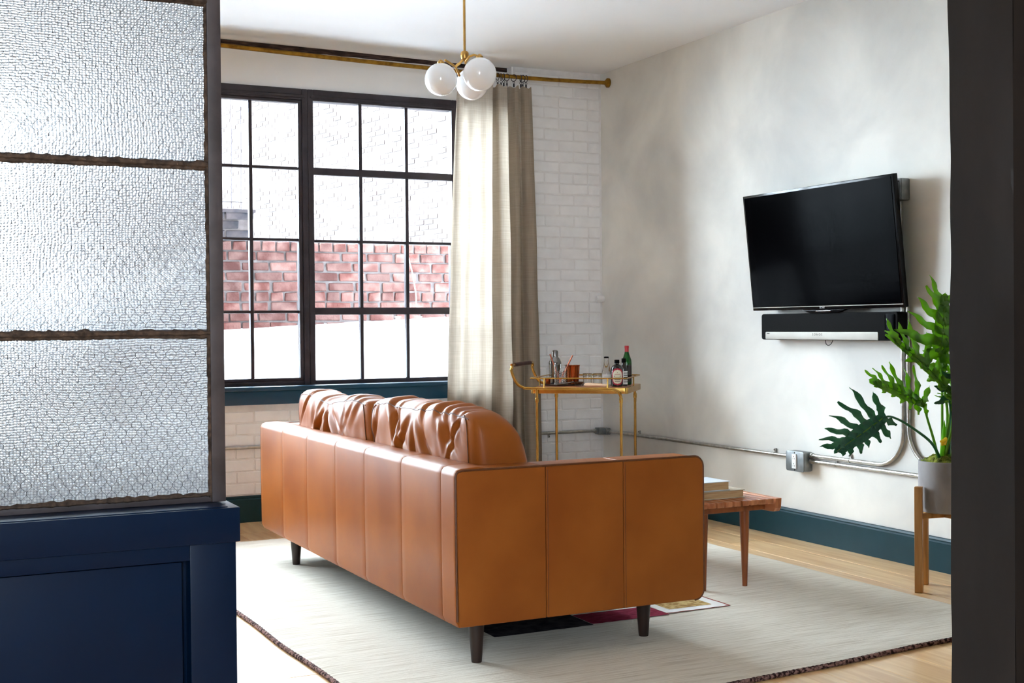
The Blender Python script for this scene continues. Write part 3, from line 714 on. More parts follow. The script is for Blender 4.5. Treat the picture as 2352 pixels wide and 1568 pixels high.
# ------------------------------------------------------------------ glazed steel screen on a panelled blue base
PY = 2.85
base = thing('panelled_half_wall', 'navy blue panelled half wall carrying the wired glass screen', 'half wall', (0, 0, 0))
MB().box(-1.30, .684, 2.742, 2.93, .640, .7145).build('apron', 'navy_paint', base, bevel=.002)
MB().box(-1.30, .660, 2.752, 2.915, .7145, .7165).build('sill_bead', 'navy_paint', base, bevel=.002)
MB().box(-1.30, .600, 2.800, 2.88, .0, .640).build('core', 'navy_paint', base, bevel=.002)
MB().box(.578, .6765, 2.752, 2.922, 0, .640).build('stile', 'navy_paint', base, bevel=.0015)
MB().box(-1.30, .5775, 2.752, 2.801, .606, .640).build('rail', 'navy_paint', base, bevel=.0015)
MB().box(-.30, .5775, 2.752, 2.801, 0, .11).build('rail', 'navy_paint', base, bevel=.0015)
MB().box(-.40, -.30, 2.752, 2.801, 0, .606).build('stile', 'navy_paint', base, bevel=.0015)
MB().box(-.285, .563, 2.766, 2.801, .12, .602).build('panel', 'navy_paint', base, bevel=.0015)
gs = thing('glass_screen', 'rusty steel framed screen of hammered wired glass panes', 'screen', (0, PY, .7168))
ZR = [.733, 1.0904, 1.4600, 1.8200, 2.185, 2.550]
XC = [.641, .012, -.62, -1.25]
zo = .7168
MB().box(.645, .6755, -.018, .022, 0, 2.57-zo).build('post', 'rusty_steel', gs, bevel=.002)
MB().box(-1.295, -1.262, -.018, .022, 0, 2.57-zo).build('post', 'rusty_steel', gs, bevel=.002)
MB().box(-1.262, .645, -.012, .016, 0, .016).build('bottom_rail', 'rusty_steel', gs, bevel=.002)
MB().box(-1.262, .645, -.012, .016, 2.550-zo, 2.57-zo).build('top_rail', 'rusty_steel', gs, bevel=.002)
for x in XC[1:3]: MB().box(x, x+.016, -.012, .016, .016, 2.550-zo).build('upright_bar', 'rusty_steel', gs, bevel=.002)
for z in ZR[1:5]: MB().box(-1.262, .645, -.011, .014, z-.007-zo, z+.007-zo).build('cross_bar', 'rusty_steel', gs, bevel=.002)
def putty(p0, p1, r, seed, name='putty'):
    p0, p1 = Vector(p0), Vector(p1); n = max(8, int((p1-p0).length/.006))
    rr_ = random.Random(seed); pts = []; rad = []
    for i in range(n+1):
        t = i/n
        k = noise.noise((t*n*.35, seed*3.1, 0)); k2 = noise.noise((t*n*.09, seed*5.7, 3))
        pts.append(p0.lerp(p1, t)+Vector((0, 0, .0)) + Vector((.0012*k, .001*k2, .0016*k)))
        rad.append(max(.0015, r*(1+.45*k+.45*k2+rr_.uniform(-.2, .2))))
    return MB().tube(pts, rad, 6).build(name, 'old_putty', gs)
sd_ = 1
for z in ZR[1:5]:
    putty((-1.26, -.013, z-zo), (.645, -.013, z-zo), .0072, sd_); sd_ += 1
    putty((-1.26, -.009, z-.008-zo), (.645, -.009, z-.008-zo), .0045, sd_); sd_ += 1
putty((-1.26, -.012, .017), (.649, -.012, .017), .0055, 31)
putty((.643, -.010, .01), (.643, -.010, 1.83), .0048, 33); putty((.647, -.013, .0), (.647, -.013, 1.83), .003, 35)
putty((.020, -.012, .01), (.020, -.012, 1.81), .008, 36)
# wired panes
PWD = .602; HXW, HXR, HXS = .0215, .0168, .0062
def wire_net(w, h):
    b = MB(); r = .00028
    def seg(a, c, rad):
        a, c = Vector((a[0], 0, a[1])), Vector((c[0], 0, c[1])); t = (c-a).normalized(); s = Vector((-t.z, 0, t.x))*rad; q = Vector((0, rad, 0))
        vs = [a+s, a+q, a-s, a-q, c+s, c+q, c-s, c-q]
        b.add(vs, [(0, 1, 5, 4), (1, 2, 6, 5), (2, 3, 7, 6), (3, 0, 4, 7)])
    nr = int(h/HXR); nc = int(w/HXW)
    for j in range(nr):
        off = .5*HXW if j % 2 else 0
        z = -h/2+HXR*(j+.5)
        for i in range(nc):
            x = -w/2+HXW*(i+.35)+off
            wx = .0012*noise.noise((x*40, z*40, 0)); wz = .0012*noise.noise((x*40, z*40, 9))
            lo_, hi_ = (x+wx, z-HXS/2+wz), (x+wx, z+HXS/2+wz)
            seg(lo_, hi_, r*1.7)
            if j < nr-1:
                for sx in (-.5, .5):
                    xn = x+sx*HXW; zn = z+HXR
                    if abs(xn) < w/2:
                        w2x = .0012*noise.noise((xn*40, zn*40, 0)); w2z = .0012*noise.noise((xn*40, zn*40, 9))
                        seg(hi_, (xn+w2x, zn-HXS/2+w2z), r)
    return b
nets = {}; panes = {}
for ci in range(3):
    xa, xb = XC[ci+1]+.016, XC[ci]+(.004 if ci == 0 else 0)
    if ci == 2: xa = -1.262
    for ri in range(5):
        za, zb = ZR[ri]+(.0 if ri == 0 else .007), ZR[ri+1]-(.007 if ri < 4 else 0)
        key = (round(xb-xa, 3), round(zb-za, 3))
        if key not in panes:
            w, h = xb-xa, zb-za
            panes[key] = MB().grid(lambda a, b: (w*(a-.5), 0, h*(b-.5)), 1, 1).mesh('pane', 'hammered_glass', smooth=False)
            nets[key] = wire_net(w, h).mesh('wire_mesh', 'matt_black', smooth=False)
        p = obj('pane', panes[key], gs); p.location = ((xa+xb)/2, .002, (za+zb)/2-zo)
        wn = obj('wire_mesh', nets[key], p); wn.location = (0, -.0033, 0)

# ------------------------------------------------------------------ rug
rug = thing('area_rug', 'large ivory wool rug with dark bound edge under the sofa', 'rug', (2.4, 4.9, 0))
RC = {'nl': (1.245, 3.10), 'nr': (3.70, 3.318), 'fr': (3.686, 6.50), 'fl': (1.165, 6.545)}
def rug_xy(a, b):
    n = [RC['nl'][k]*(1-a)+RC['nr'][k]*a for k in (0, 1)]; f = [RC['fl'][k]*(1-a)+RC['fr'][k]*a for k in (0, 1)]
    x, y = n[0]*(1-b)+f[0]*b, n[1]*(1-b)+f[1]*b
    x += .012*noise.noise((0, y*2.2, 1)); y += .014*noise.noise((x*2.0, 0, 5)) + .012*sin(x*2.6)
    return x, y
def rug_top(a, b):
    x, y = rug_xy(a, b); e = min(a, b, 1-a, 1-b)
    return (x-2.4, y-4.9, .0105*min(1, .35+e*60)+.0012*noise.noise((x*8, y*8, 0)))
rb = MB().grid(rug_top, 120, 150)
edge = [(a/60, 0) for a in range(60)]+[(1, b/60) for b in range(60)]+[(1-a/60, 1) for a in range(60)]+[(0, 1-b/60) for b in range(60)]
n0 = len(rb.v)
for (a, b) in edge: x, y = rug_xy(a, b); rb.v.append((x-2.4, y-4.9, rug_top(a, b)[2])); rb.v.append((x-2.4, y-4.9, .0006))
for i in range(len(edge)): j = (i+1) % len(edge); rb.f.append((n0+2*i, n0+2*j, n0+2*j+1, n0+2*i+1))
rb.build('pile', 'rug_pile', rug, angle=180)
def ruged(pts): return [(x-2.4, y-4.9, z) for x, y, z in pts]
eb = []
for (a, b) in edge: x, y = rug_xy(a, b); eb.append((x, y, .0075))
eb2 = []
for i in range(len(eb)):
    p, q = Vector(eb[i]), Vector(eb[(i+1) % len(eb)])
    for k in range(4): eb2.append(p.lerp(q, k/4))
for seg_ in (eb2[0:240], eb2[720:960]+eb2[:1]):
    MB().tube(ruged([tuple(p) for p in seg_]), [.0072+.0016*(i % 2) for i in range(len(seg_))], 8).build('binding', 'rug_binding', rug)
def block(name, mat, x0, x1, y0, y1, h=.0128):
    def f(a, b):
        x, y = x0+(x1-x0)*a, y0+(y1-y0)*b
        x += .003*noise.noise((x*30, y*60, 2)); y += .003*noise.noise((x*60, y*30, 7))
        return (x-2.4, y-4.9, h)
    g = MB().grid(f, 16, 16); return g.build(name, mat, rug, smooth=False)
block('woven_ground', 'rug_white', 2.635, 2.915, 4.075, 4.52, .0130)
block('woven_block', 'rug_tan', 2.672, 2.868, 4.125, 4.42, .0137)
block('woven_block', 'rug_red', 2.30, 2.632, 4.058, 4.215, .0130)
block('woven_block', 'rug_white', 2.30, 2.632, 4.217, 4.40, .0130)
block('woven_block', 'rug_black', 1.90, 2.298, 4.045, 4.40, .0130)
block('woven_line', 'rug_line', 2.913, 2.922, 4.075, 4.52, .0134)
block('woven_line', 'rug_line', 2.62, 2.922, 4.072, 4.079, .0134)

# ------------------------------------------------------------------ leather sofa
sx0, sx1, sy0, sy1, sz0, sz1 = 1.600, 2.535, 3.690, 6.012, .150, .648
sofa = thing('leather_sofa', 'tan leather sofa with dark tapered legs facing the television', 'sofa', ((sx0+sx1)/2, (sy0+sy1)/2, 0))
SO = sofa.location
def sl(b): b.v = [(x-SO.x, y-SO.y, z-SO.z) for x, y, z in b.v]; return b
ys = [sy0+.005, 3.806, 4.160, 4.540, 4.886, 5.270, 5.640, sy1-.005]
def bprof(bulge):
    return [(sx0+.012, sz0), (sx0+.002, sz0+.02), (sx0-bulge, .40), (sx0, sz1-.022), (sx0+.003, sz1-.010), (sx0+.009, sz1-.002), (sx0+.024, sz1+.003), (sx0+.08, sz1+.006), (sx0+.135, sz1-.002), (sx0+.150, sz1-.02), (sx0+.150, sz0)]
for i in range(len(ys)-1):
    a, b = ys[i]+.0006, ys[i+1]-.0006
    g = MB(); n = 12; P = [bprof(.0010*sin(pi*k/n)) for k in range(n+1)]
    m = len(P[0])
    for k in range(n+1):
        e = .0010*(k in (0, n))
        for (x, z) in P[k]:
            g.v.append((x+e*(1 if x < sx0+.05 else -.3), (a if k == 0 else b if k == n else a+.004+(b-a-.008)*(k-1)/(n-2)), z-e*(1 if z > sz1-.04 else 0)))
    for k in range(n):
        for j in range(m):
            g.f.append((k*m+j, k*m+(j+1) % m, (k+1)*m+(j+1) % m, (k+1)*m+j))
    g.f.append(tuple(range(m))); g.f.append(tuple(n*m+j for j in range(m)))
    sl(g).build('back_panel', 'leather', sofa, angle=50)
def arm(y_out, y_in, side):
    xs_ = [sx0+.004, 1.922, 2.215, sx1]
    for i in range(3):
        last = i == 2
        zt = sz1-.004
        if last: poly = rrect(xs_[i]+.0005, xs_[i+1], sz0, zt, .036, 6, (0, 1, 1, 0))
        elif i == 0: poly = [(xs_[0]+.008, sz0), (xs_[1]-.0005, sz0), (xs_[1]-.0005, zt), (sx0+.06, zt), (sx0+.026, zt), (sx0+.012, zt-.003), (sx0+.006, zt-.009), (xs_[0], zt-.02)]
        else: poly = [(xs_[i]+.0005, sz0), (xs_[i+1]-.0005, sz0), (xs_[i+1]-.0005, zt), (xs_[i]+.0005, zt)]
        p = MB().prism(poly, 'y', min(y_out, y_in), max(y_out, y_in))
        sl(p).build('arm_panel', 'leather', sofa, bevel=.007, seg=3, angle=17)
    zt = sz1-.0035
    pts = [(sx0+.006, sz0+.02), (sx0+.004, .4), (sx0+.004, zt-.02), (sx0+.006, zt-.009), (sx0+.012, zt-.003), (sx0+.026, zt), (1.70, zt), (2.0, zt), (2.3, zt)]+[(sx1-.036+.036*sin(a), zt-.036+.036*cos(a)) for a in [k*pi/16 for k in range(9)]]+[(sx1, .4), (sx1, sz0+.036)]+[(sx1-.036+.036*cos(a), sz0+.036-.036*sin(a)) for a in [k*pi/16 for k in range(1, 9)]]
    e = .004 if side < 0 else -.004
    sl(MB().tube([(x, y_out+e, z) for x, z in pts], .0042, 8)).build('piping', 'leather_seam', sofa)
    for xx in (1.922, 2.215):
        sl(MB().tube([(xx+.006, y_out+(-.0002 if side < 0 else .0002), z) for z in (sz0+.01, .4, zt-.012)], .0009, 5)).build('stitching', 'stitch', sofa)
arm(sy0, sy0+.145, -1); arm(sy1, sy1-.145, 1)
sl(MB().box(sx0+.15, sx1-.03, sy0+.145, sy1-.145, sz0, .31)).build('seat_base', 'leather', sofa, bevel=.012, angle=50)
sl(MB().box(sx0+.15, sx1-.005, sy0+.148, sy1-.148, .312, .455)).build('seat_cushion', 'leather', sofa, bevel=.035, seg=4, angle=60)
sl(MB().box(sx0+.03, sx1-.03, sy0+.03, sy1-.03, sz0-.006, sz0+.001)).build('dust_cover', 'underlay', sofa)
for lx, ly in ((1.712, 3.785), (2.376, 3.832), (1.690, 5.74), (2.376, 5.86)):
    g = MB().lathe([(.0165, .0105), (.0175, .016), (.027, sz0-.004)], 20, (lx, ly, 0))
    sl(g).build('leg', 'sofa_leg_wood', sofa)

def cushion(name, label, cy, seed, hb, hc, sag, tilt=0.0):
    cx, cz = 1.850, .455+hc
    rr_ = random.Random(seed)
    ha = .118
    gro = [(rr_.uniform(-.85, .85), rr_.uniform(.016, .05), rr_.uniform(.003, .012), rr_.uniform(-.45, .45), rr_.uniform(.2, 1.0)) for _ in range(13)]
    gro += [(-.14, .045, .015, .30, .2), (.10, .04, .017, -.30, .15), (-.02, .03, .014, .05, .1)]
    def f(q):
        e = 7.0
        s_ = (abs(q[0])**e+abs(q[1])**e+abs(q[2])**e)**(-1/e)
        p = Vector(q)*s_
        puff = 1+.10*(1-p.y*p.y)*(1-p.z*p.z)
        x, y, z = p.x*ha*puff, p.y*hb*(1+.03*(1-p.z*p.z)*(1-p.x*p.x)), p.z*hc*(1+.07*(1-p.x*p.x)*(1-p.y*p.y))
        if p.z > -.2:
            top = (p.z+.2)/1.2
            z -= sag*exp(-((p.y-.05)/.42)**2)*top
            # rounded shoulder: the cushion narrows to the top and rolls over to the front
            x = x*(1-.16*top*top)-.028*top
            if p.x > 0: z -= .075*top*p.x*p.x
        d = 0
        for yk, wk, ak, sk, zc in gro:
            m = exp(-((p.z-zc)/.55)**2)
            d -= ak*m*exp(-((p.y-yk-sk*(p.z-.6))/wk)**2)
            d += .55*ak*m*exp(-((p.y-yk-sk*(p.z-.6)-wk*1.9)/(wk*1.3))**2)
        d += .007*noise.noise((y*5+seed, x*5, z*5))+.004*noise.noise((y*16+seed, x*9, z*7))
        nn = Vector((p.x**5/ha*.13, p.y**5*.2, p.z**5)); nn = nn.normalized() if nn.length > 1e-6 else Vector((0, 0, 1))
        edge_ = max(abs(p.y)-.8, 0)/.2
        v = Vector((x, y, z))+nn*d*(1-.7*edge_)
        return v+Vector((cx, cy+tilt*z, cz))
    g = MB(); N_ = 56
    for ax in range(3):
        for sgn in (-1, 1):
            def pt(a, b):
                q = [0, 0, 0]; q[ax] = sgn; q[(ax+1) % 3] = 2*a-1; q[(ax+2) % 3] = 2*b-1
                return tuple(f(q))
            nu = N_*2 if (ax+1) % 3 == 1 else N_//2 if (ax+1) % 3 == 0 else N_
            nv = N_*2 if (ax+2) % 3 == 1 else N_//2 if (ax+2) % 3 == 0 else N_
            g.grid(pt, nu, nv)
    o = thing(name, label, 'cushion', (cx, cy, .455))
    def cl(b): b.v = [(v[0]-cx, v[1]-cy, v[2]-.455) for v in b.v]; return b
    cl(g).build('cover', 'leather', o, merge=.0004, angle=180)
    def seam(fn, n=70):
        pts = [f(fn(i/n)) for i in range(n+1)]
        cl(MB().tube(pts, .0026, 6)).build('welt', 'leather_seam', o)
    seam(lambda t: (-.93, 2*t-1, .93)); seam(lambda t: (.93, 2*t-1, .93))
    for s in (-1, 1):
        seam(lambda t: (-.93, s*.93, 2*t-1), 40); seam(lambda t: (.93, s*.93, 2*t-1), 40)
    return o
cushion('back_cushion', 'tan leather back cushion nearest the camera, beside the arm', 4.345, 3, .500, .183, .006)
cushion('back_cushion', 'tan leather back cushion with sagging top nearest the window', 5.350, 8, .495, .180, .030, .03)

# ------------------------------------------------------------------ slatted bench with books
bx1, by0, bz = 3.315, 4.262, .380
bench = thing('slatted_bench', 'walnut slatted bench with tapered legs between sofa and plaster wall', 'bench', (3.09, 4.95, .0))
BL = bench.location
def bl_(b): b.v = [(x-BL.x, y-BL.y, z-BL.z) for x, y, z in b.v]; return b
BY1 = 5.62
for k in range(11):
    xa = bx1-.041*k
    deep = k in (0, 10)
    if deep:
        poly = [(by0, bz), (by0+.004, bz-.040), (by0+.016, bz-.056), (by0+.04, bz-.058), (BY1-.04, bz-.058), (BY1-.016, bz-.056), (BY1, bz)]
        b = MB().prism(poly, 'x', xa-.030, xa)
    else:
        b = MB().box(xa-.030, xa, by0, BY1, bz-.021, bz)
    bl_(b).build('slat', 'walnut_slats', bench, bevel=.0015, seg=1)
bxl = bx1-.41-.03
for yy in (4.36, 5.50):
    bl_(MB().box(bxl+.02, bx1-.02, yy-.022, yy+.022, bz-.055, bz-.0215)).build('cross_rail', 'walnut_leg', bench, bevel=.002)
    for xx in (3.198, bxl+.117):
        g = MB(); zt, zb = bz-.05, (.0108 if 1.2 < xx < 3.69 else 0)
        for z, r in ((zb, .010), (.15, .0145), (.28, .019), (zt, .0195)):
            for k in range(8):
                a = 2*pi*(k+.5)/8; c_ = r*1.06
                g.v.append((xx+c_*cos(a), yy+c_*sin(a), z))
        for i in range(3):
            for k in range(8): g.f.append((i*8+k, i*8+(k+1) % 8, (i+1)*8+(k+1) % 8, (i+1)*8+k))
        g.f.append(tuple(range(8))); g.f.append(tuple(24+k for k in range(8)))
        bl_(g).build('leg', 'walnut_leg', bench, angle=50)
def book(label, x0, x1, y0, y1, z, h, cover):
    o = thing('hardback_book', label, 'book', ((x0+x1)/2, (y0+y1)/2, z), group='books on the slatted bench')
    w, d = (x1-x0)/2, (y1-y0)/2
    MB().box(-w, w, -d, d, 0, .003).build('back_board', cover, o, bevel=.0008, seg=1)
    MB().box(-w, w, -d, d, h-.003, h).build('front_board', cover, o, bevel=.0008, seg=1)
    MB().prism([(-w-.003, 0), (-w, 0), (-w, h), (-w-.003, h), (-w-.006, h/2)], 'y', -d, d).build('spine', cover, o)
    MB().box(-w+.0005, w-.006, -d+.004, d-.005, .003, h-.003).build('pages', 'book_pages', o, smooth=False)
    return o
book('thick pale hardback book lying flat directly on the bench slats', 2.93, 3.196, 4.352, 4.565, bz+.0005, .033, 'book_cover_tan')
book('smaller hardback book with white cover on top of the book pile', 2.915, 3.125, 4.356, 4.520, bz+.0345, .037, 'book_cover')

# ------------------------------------------------------------------ bar cart
cart = thing('bar_cart', 'brass bar cart with curved handle standing in the room corner', 'cart', (3.666, 6.511, 0), radians(-40))
TZ = .748
MB().prism(rrect(-.280, .278, -.255, .262, .022), 'z', TZ-.034, TZ).build('tray', 'brass', cart, bevel=.003)
MB().prism(rrect(-.268, .266, -.243, .250, .014), 'z', TZ-.001, TZ+.0006).build('tray_surface', 'walnut_slats', cart)
for sy in (-.262, .266):
    yy = sy
    pts = [(-.384, yy, .862), (-.388, yy, .845), (-.372, yy, .800), (-.350, yy, .766), (-.320, yy, .750), (-.285, yy, .744), (0, yy, .742), (.150, yy, .742), (.195, yy, .738), (.228, yy, .722), (.240, yy, .690), (.240, yy, .640)]
    MB().tube(smooth_path(pts, 5), .0085, 10).build('side_tube', 'brass', cart)
    for xx in (-.240, .240):
        MB().tube([(xx, yy, .0), (xx, yy, .64 if xx > 0 else .742)], .0078, 10).build('leg', 'brass', cart)
        MB().tube([(xx, yy, .664), (xx, yy, .690)], .0108, 10).build('collar', 'brass', cart, bevel=.002)
MB().tube(smooth_path([(-.384, -.262, .855), (-.386, -.252, .872), (-.386, -.22, .876), (-.386, .22, .876), (-.386, .256, .872), (-.384, .266, .855)], 5), .0085, 10).build('handle_bar', 'brass', cart)
MB().tube([(-.386, -.20, .876), (-.386, .20, .876)], .0115, 12).build('grip', 'grip_leather', cart)
MB().tube([(x, y, .800) for x, y in rrect(-.282, .272, -.252, .258, .012, 3)], .0042, 4, closed=True).build('gallery_rail', 'brass', cart, smooth=False)
for xx, yy in ((-.20, -.252), (.164, -.252), (-.20, .258), (.164, .258), (.272, 0), (-.282, 0)):
    MB().tube([(xx, yy, TZ), (xx, yy, .800)], .0042, 4).build('gallery_post', 'brass', cart, smooth=False)
MB().box(-.25, .25, -.25, .255, .19, .205).build('lower_shelf', 'brass', cart, bevel=.003)
CM = Matrix.Translation((3.666, 6.511, 0)) @ Matrix.Rotation(radians(-40), 4, 'Z')
def onCart(x, y, z=TZ+.001): return tuple(CM @ Vector((x, y, z)))
def item(name, label, cat, x, y, z=TZ+.001, rz=radians(-40), group=None): return thing(name, label, cat, onCart(x, y, z), rz, group)

pl = item('pewter_tray', 'round grey metal tray under the shaker and copper cups', 'tray', -.150, .02)
MB().lathe([(.09, 0), (.106, .002), (.112, .008), (.1105, .009), (.104, .004), (.001, .0035)], 36).build('dish', 'pewter', pl)
TP = TZ+.0055
sh = item('cocktail_shaker', 'polished steel cocktail shaker with rounded cap on the round tray', 'shaker', -.205, .075, TP)
MB().lathe([(.026, 0), (.030, .002), (.0345, .06), (.0362, .116), (.0362, .118)], 28).build('cup', 'steel', sh)
MB().lathe([(.0368, .118), (.0368, .126), (.033, .136), (.0265, .150), (.019, .158), (.0175, .162)], 28).build('strainer_top', 'steel', sh)
MB().lathe([(.0185, .162), (.0185, .188), (.016, .196), (.009, .2), (.001, .2005)], 24).build('cap', 'steel', sh)
mg = item('mixing_glass', 'cut crystal mixing glass holding two copper straws', 'glass', -.150, -.035, TP)
def cutglass(b, R, H, n=32, thick=.003, amp=.0016, z1=.72):
    pr_ = []; m = 20
    vs = []
    for i in range(m+1):
        z = H*i/m
        for j in range(n):
            a = 2*pi*j/n
            k = amp*(((j+i*2) % 4 == 0)+((j-i*2) % 4 == 0)) if i/m < z1 else 0
            r = R*(.93+.07*i/m)-k
            vs.append((r*cos(a), r*sin(a), z))
    for i in range(m, 0, -1):
        z = max(.006, H*i/m)
        for j in range(n):
            a = 2*pi*j/n; r = R*(.93+.07*i/m)-thick-amp; vs.append((r*cos(a), r*sin(a), z))
    tot = 2*m+1
    fs = [(i*n+j, i*n+(j+1) % n, (i+1)*n+(j+1) % n, (i+1)*n+j) for i in range(tot-1) for j in range(n)]
    fs.append(tuple(range(n))); fs.append(tuple((tot-1)*n+j for j in range(n)))
    return b.add(vs, fs)
cutglass(MB(), .041, .118).build('tumbler', 'clear_glass', mg, angle=30)
for lab, p, q in (('copper drinking straw leaning left in the mixing glass', (-.150, -.035, TP+.012), (-.216, -.015, .931)), ('copper drinking straw leaning right in the mixing glass', (-.158, -.042, TP+.012), (-.078, -.03, .925))):
    a, b_ = Vector(onCart(*p)), Vector(onCart(*q))
    t = thing('copper_straw', lab, 'straw', tuple(a), group='copper straws'); t.rotation_euler = (b_-a).to_track_quat('Z', 'Y').to_euler()
    L_ = (b_-a).length
    MB().lathe([(.0042, 0), (.0042, L_), (.0034, L_), (.0034, L_-.02)], 12).build('tube', 'rose_copper', t)
def cup(label, x, y, R, H):
    c_ = item('copper_cup', label, 'cup', x, y, TP, group='copper cups on the round tray')
    MB().lathe([(R*.74, 0), (R*.78, .002), (R*.94, H*.93), (R*.96, H-.004), (R*1.03, H-.001), (R*1.03, H), (R*.93, H-.002), (R*.76, .004), (.001, .004)], 30).build('body', 'copper', c_)
cup('tall copper cup with flared rim right of the mixing glass', -.090, .03, .043, .113)
cup('small copper cup half hidden left of the shaker', -.232, -.005, .018, .04)
for k, (x, y) in enumerate(((-.010, .07), (.050, .07))):
    t = item('tumbler_glass', ('left one of two small clear tumblers with thin gold rims', 'right one of two small clear tumblers, next to the clear bottle')[k], 'glass', x, y, group='small tumblers on the cart')
    cutglass(MB(), .027, .066, 24, .0022, .0005).build('bowl', 'clear_glass', t, angle=30)
    MB().tube([(.027*cos(2*pi*i/24), .027*sin(2*pi*i/24), .066) for i in range(24)], .0009, 5, closed=True).build('rim', 'brass', t)
def bottle(name, label, x, y, prof, mat, n=28): 
    t = item(name, label, 'bottle', x, y, group='bottles on the cart'); b = MB().lathe(prof, n).build('glass', mat, t); return t, b
FACE = radians(40)-YAW      # turns label fronts to the room, in the cart's frame
def label_patch(name, R, z0, z1, half, mat, parent, lift=.0006, shape=None, n=14, m=10, ang=None):
    """flat print wrapped on a round bottle"""
    c0 = -pi/2+(FACE if ang is None else ang)
    def f(a, b):
        z = z0+(z1-z0)*b; hw = half
        if shape == 'oval': hw = half*sqrt(max(0.0, 1-abs(2*b-1)**3.2))
        t = c0+hw*(2*a-1); r = (R(z) if callable(R) else R)+lift
        return (r*cos(t), r*sin(t), z)
    return MB().grid(f, n, m).build(name, mat, parent)
t, b = bottle('clear_bottle', 'clear glass tonic bottle with black cap and white label', .118, -.02, [(.022, 0), (.0265, .003), (.0268, .07), (.025, .082), (.0155, .122), (.0125, .145), (.0125, .160)], 'clear_glass')
MB().lathe([(.0135, .158), (.0142, .160), (.0142, .1655), (.012, .168), (.001, .1682)], 20).build('cap', 'gloss_black', t)
label_patch('paper_label', .0268, .008, .066, 1.15, 'paper_label', t)
for z, w in ((.050, .5), (.030, .7), (.022, .6)): label_patch('print_line', .0268, z, z+.002, w, 'light_print', t, .0011)
t, b = bottle('liqueur_bottle', 'squat dark bottle with cream oval label bordered in crimson', .198, -.135, [(.028, 0), (.0335, .003), (.0345, .02), (.0345, .095), (.033, .106), (.026, .118), (.016, .124), (.0125, .128), (.0125, .140)], 'bottle_black')
MB().lathe([(.0135, .132), (.0145, .133), (.0145, .150), (.013, .152), (.001, .1522)], 20).build('cap', 'matt_black', t)
label_patch('label_border', .0345, .008, .106, .98, 'red_label', t, .0006, 'oval', 20, 20)
label_patch('label_face', .0345, .016, .097, .78, 'cream_label', t, .0010, 'oval', 20, 20)
for z, w, mm in ((.079, .07, 'dark_hole'), (.070, .5, 'red_label'), (.050, .55, 'grey_print'), (.040, .5, 'grey_print'), (.030, .45, 'grey_print')): label_patch('print_line', .0345, z, z+.0028, w, mm, t, .0014)
for dx in (-.45, .45): label_patch('seal_mark', .0345, .058, .063, .07, 'dark_hole', t, .0014, None, 4, 3, FACE+dx)
t, b = bottle('bitters_bottle', 'slim dark bottle with black cap squeezed between two bottles', .224, -.055, [(.018, 0), (.0215, .003), (.0215, .098), (.019, .112), (.010, .124), (.0095, .136)], 'bottle_black')
MB().lathe([(.0115, .134), (.0125, .135), (.0125, .156), (.011, .158), (.001, .1582)], 20).build('cap', 'matt_black', t)
label_patch('paper_label', .0215, .010, .085, .9, 'paper_label', t, .0006, None, 14, 10, FACE+.6)
for z in (.022, .034, .048, .060, .072): label_patch('print_line', .0215, z, z+.004, .7, 'matt_black', t, .001, None, 8, 2, FACE+.6)
t, b = bottle('vermouth_bottle', 'tall green glass bottle with red capsule at the back right', .222, .075, [(.022, 0), (.0275, .003), (.0285, .02), (.0285, .128), (.0265, .146), (.019, .166), (.0135, .184), (.0115, .196), (.0110, .224)], 'bottle_green')
MB().lathe([(.0225, .004), (.0265, .006), (.0272, .02), (.0272, .125), (.001, .1255)], 24).build('vermouth', 'bottle_wine', t)
MB().lathe([(.0122, .190), (.0118, .213), (.0128, .214), (.0128, .226), (.0118, .2285), (.001, .2288)], 20).build('capsule', 'red_cap', t)
label_patch('wine_label', .0285, .02, .115, 1.0, 'bottle_wine', t)
mu = item('muddler', 'pale wooden muddler lying across the front of the cart', 'muddler', .015, -.155, TZ+.012, radians(-40-27))
MB().tube([(0, 0, 0), (.006, 0, 0), (.03, 0, 0), (.09, 0, 0), (.150, 0, -.002), (.158, 0, -.002)], [.006, .0105, .0122, .0105, .0092, .006], 14).build('stick', 'muddler_wood', mu)
ss = item('cocktail_strainer', 'steel cocktail strainer with coiled spring in front of tumblers', 'strainer', -.036, -.07, TZ+.002)
MB().lathe([(.001, .020), (.022, .022), (.030, .024), (.031, .023), (.022, .010), (.001, .008)], 24).build('plate', 'steel', ss)
MB().tube([(.026*cos(t*.35)+.0035*cos(t*2.2)*cos(t*.35), .026*sin(t*.35)+.0035*cos(t*2.2)*sin(t*.35), .004+.0035*sin(t*2.2)) for t in range(18*2)], .0009, 5).build('spring', 'steel', ss)
MB().tube([(-.03, 0, .022), (-.06, -.01, .016), (-.12, -.03, .008)], [.006, .004, .0055], 8).build('handle', 'steel', ss)

# ------------------------------------------------------------------ planter: stand, pot, plant
PC = Vector((3.895, 3.945, 0))
stand = thing('plant_stand', 'oak four legged plant stand by the plaster wall', 'plant stand', (PC.x, PC.y, 0), math.atan2(.63, .776))
LR = .098; LH = .431
for sx_ in (-1, 1):
    for sy_ in (-1, 1):
        MB().box(sx_*.090-.0155, sx_*.090+.0155, sy_*.090-.0155, sy_*.090+.0155, 0, LH).build('leg', 'stand_oak', stand, bevel=.0025)
MB().box(-.125, .125, -.012, .012, .300, .322).build('cross_brace', 'stand_oak', stand, bevel=.002)
MB().box(-.012, .012, -.125, .125, .2995, .3215).build('cross_brace', 'stand_oak', stand, bevel=.002)
stand_rot = stand.rotation_euler.z
for o_ in stand.children:
    if o_.name.startswith('cross_brace'): o_.rotation_euler = (0, 0, pi/4)
pot = thing('concrete_pot', 'grey concrete pot resting in the oak plant stand', 'pot', (PC.x, PC.y, .3225))
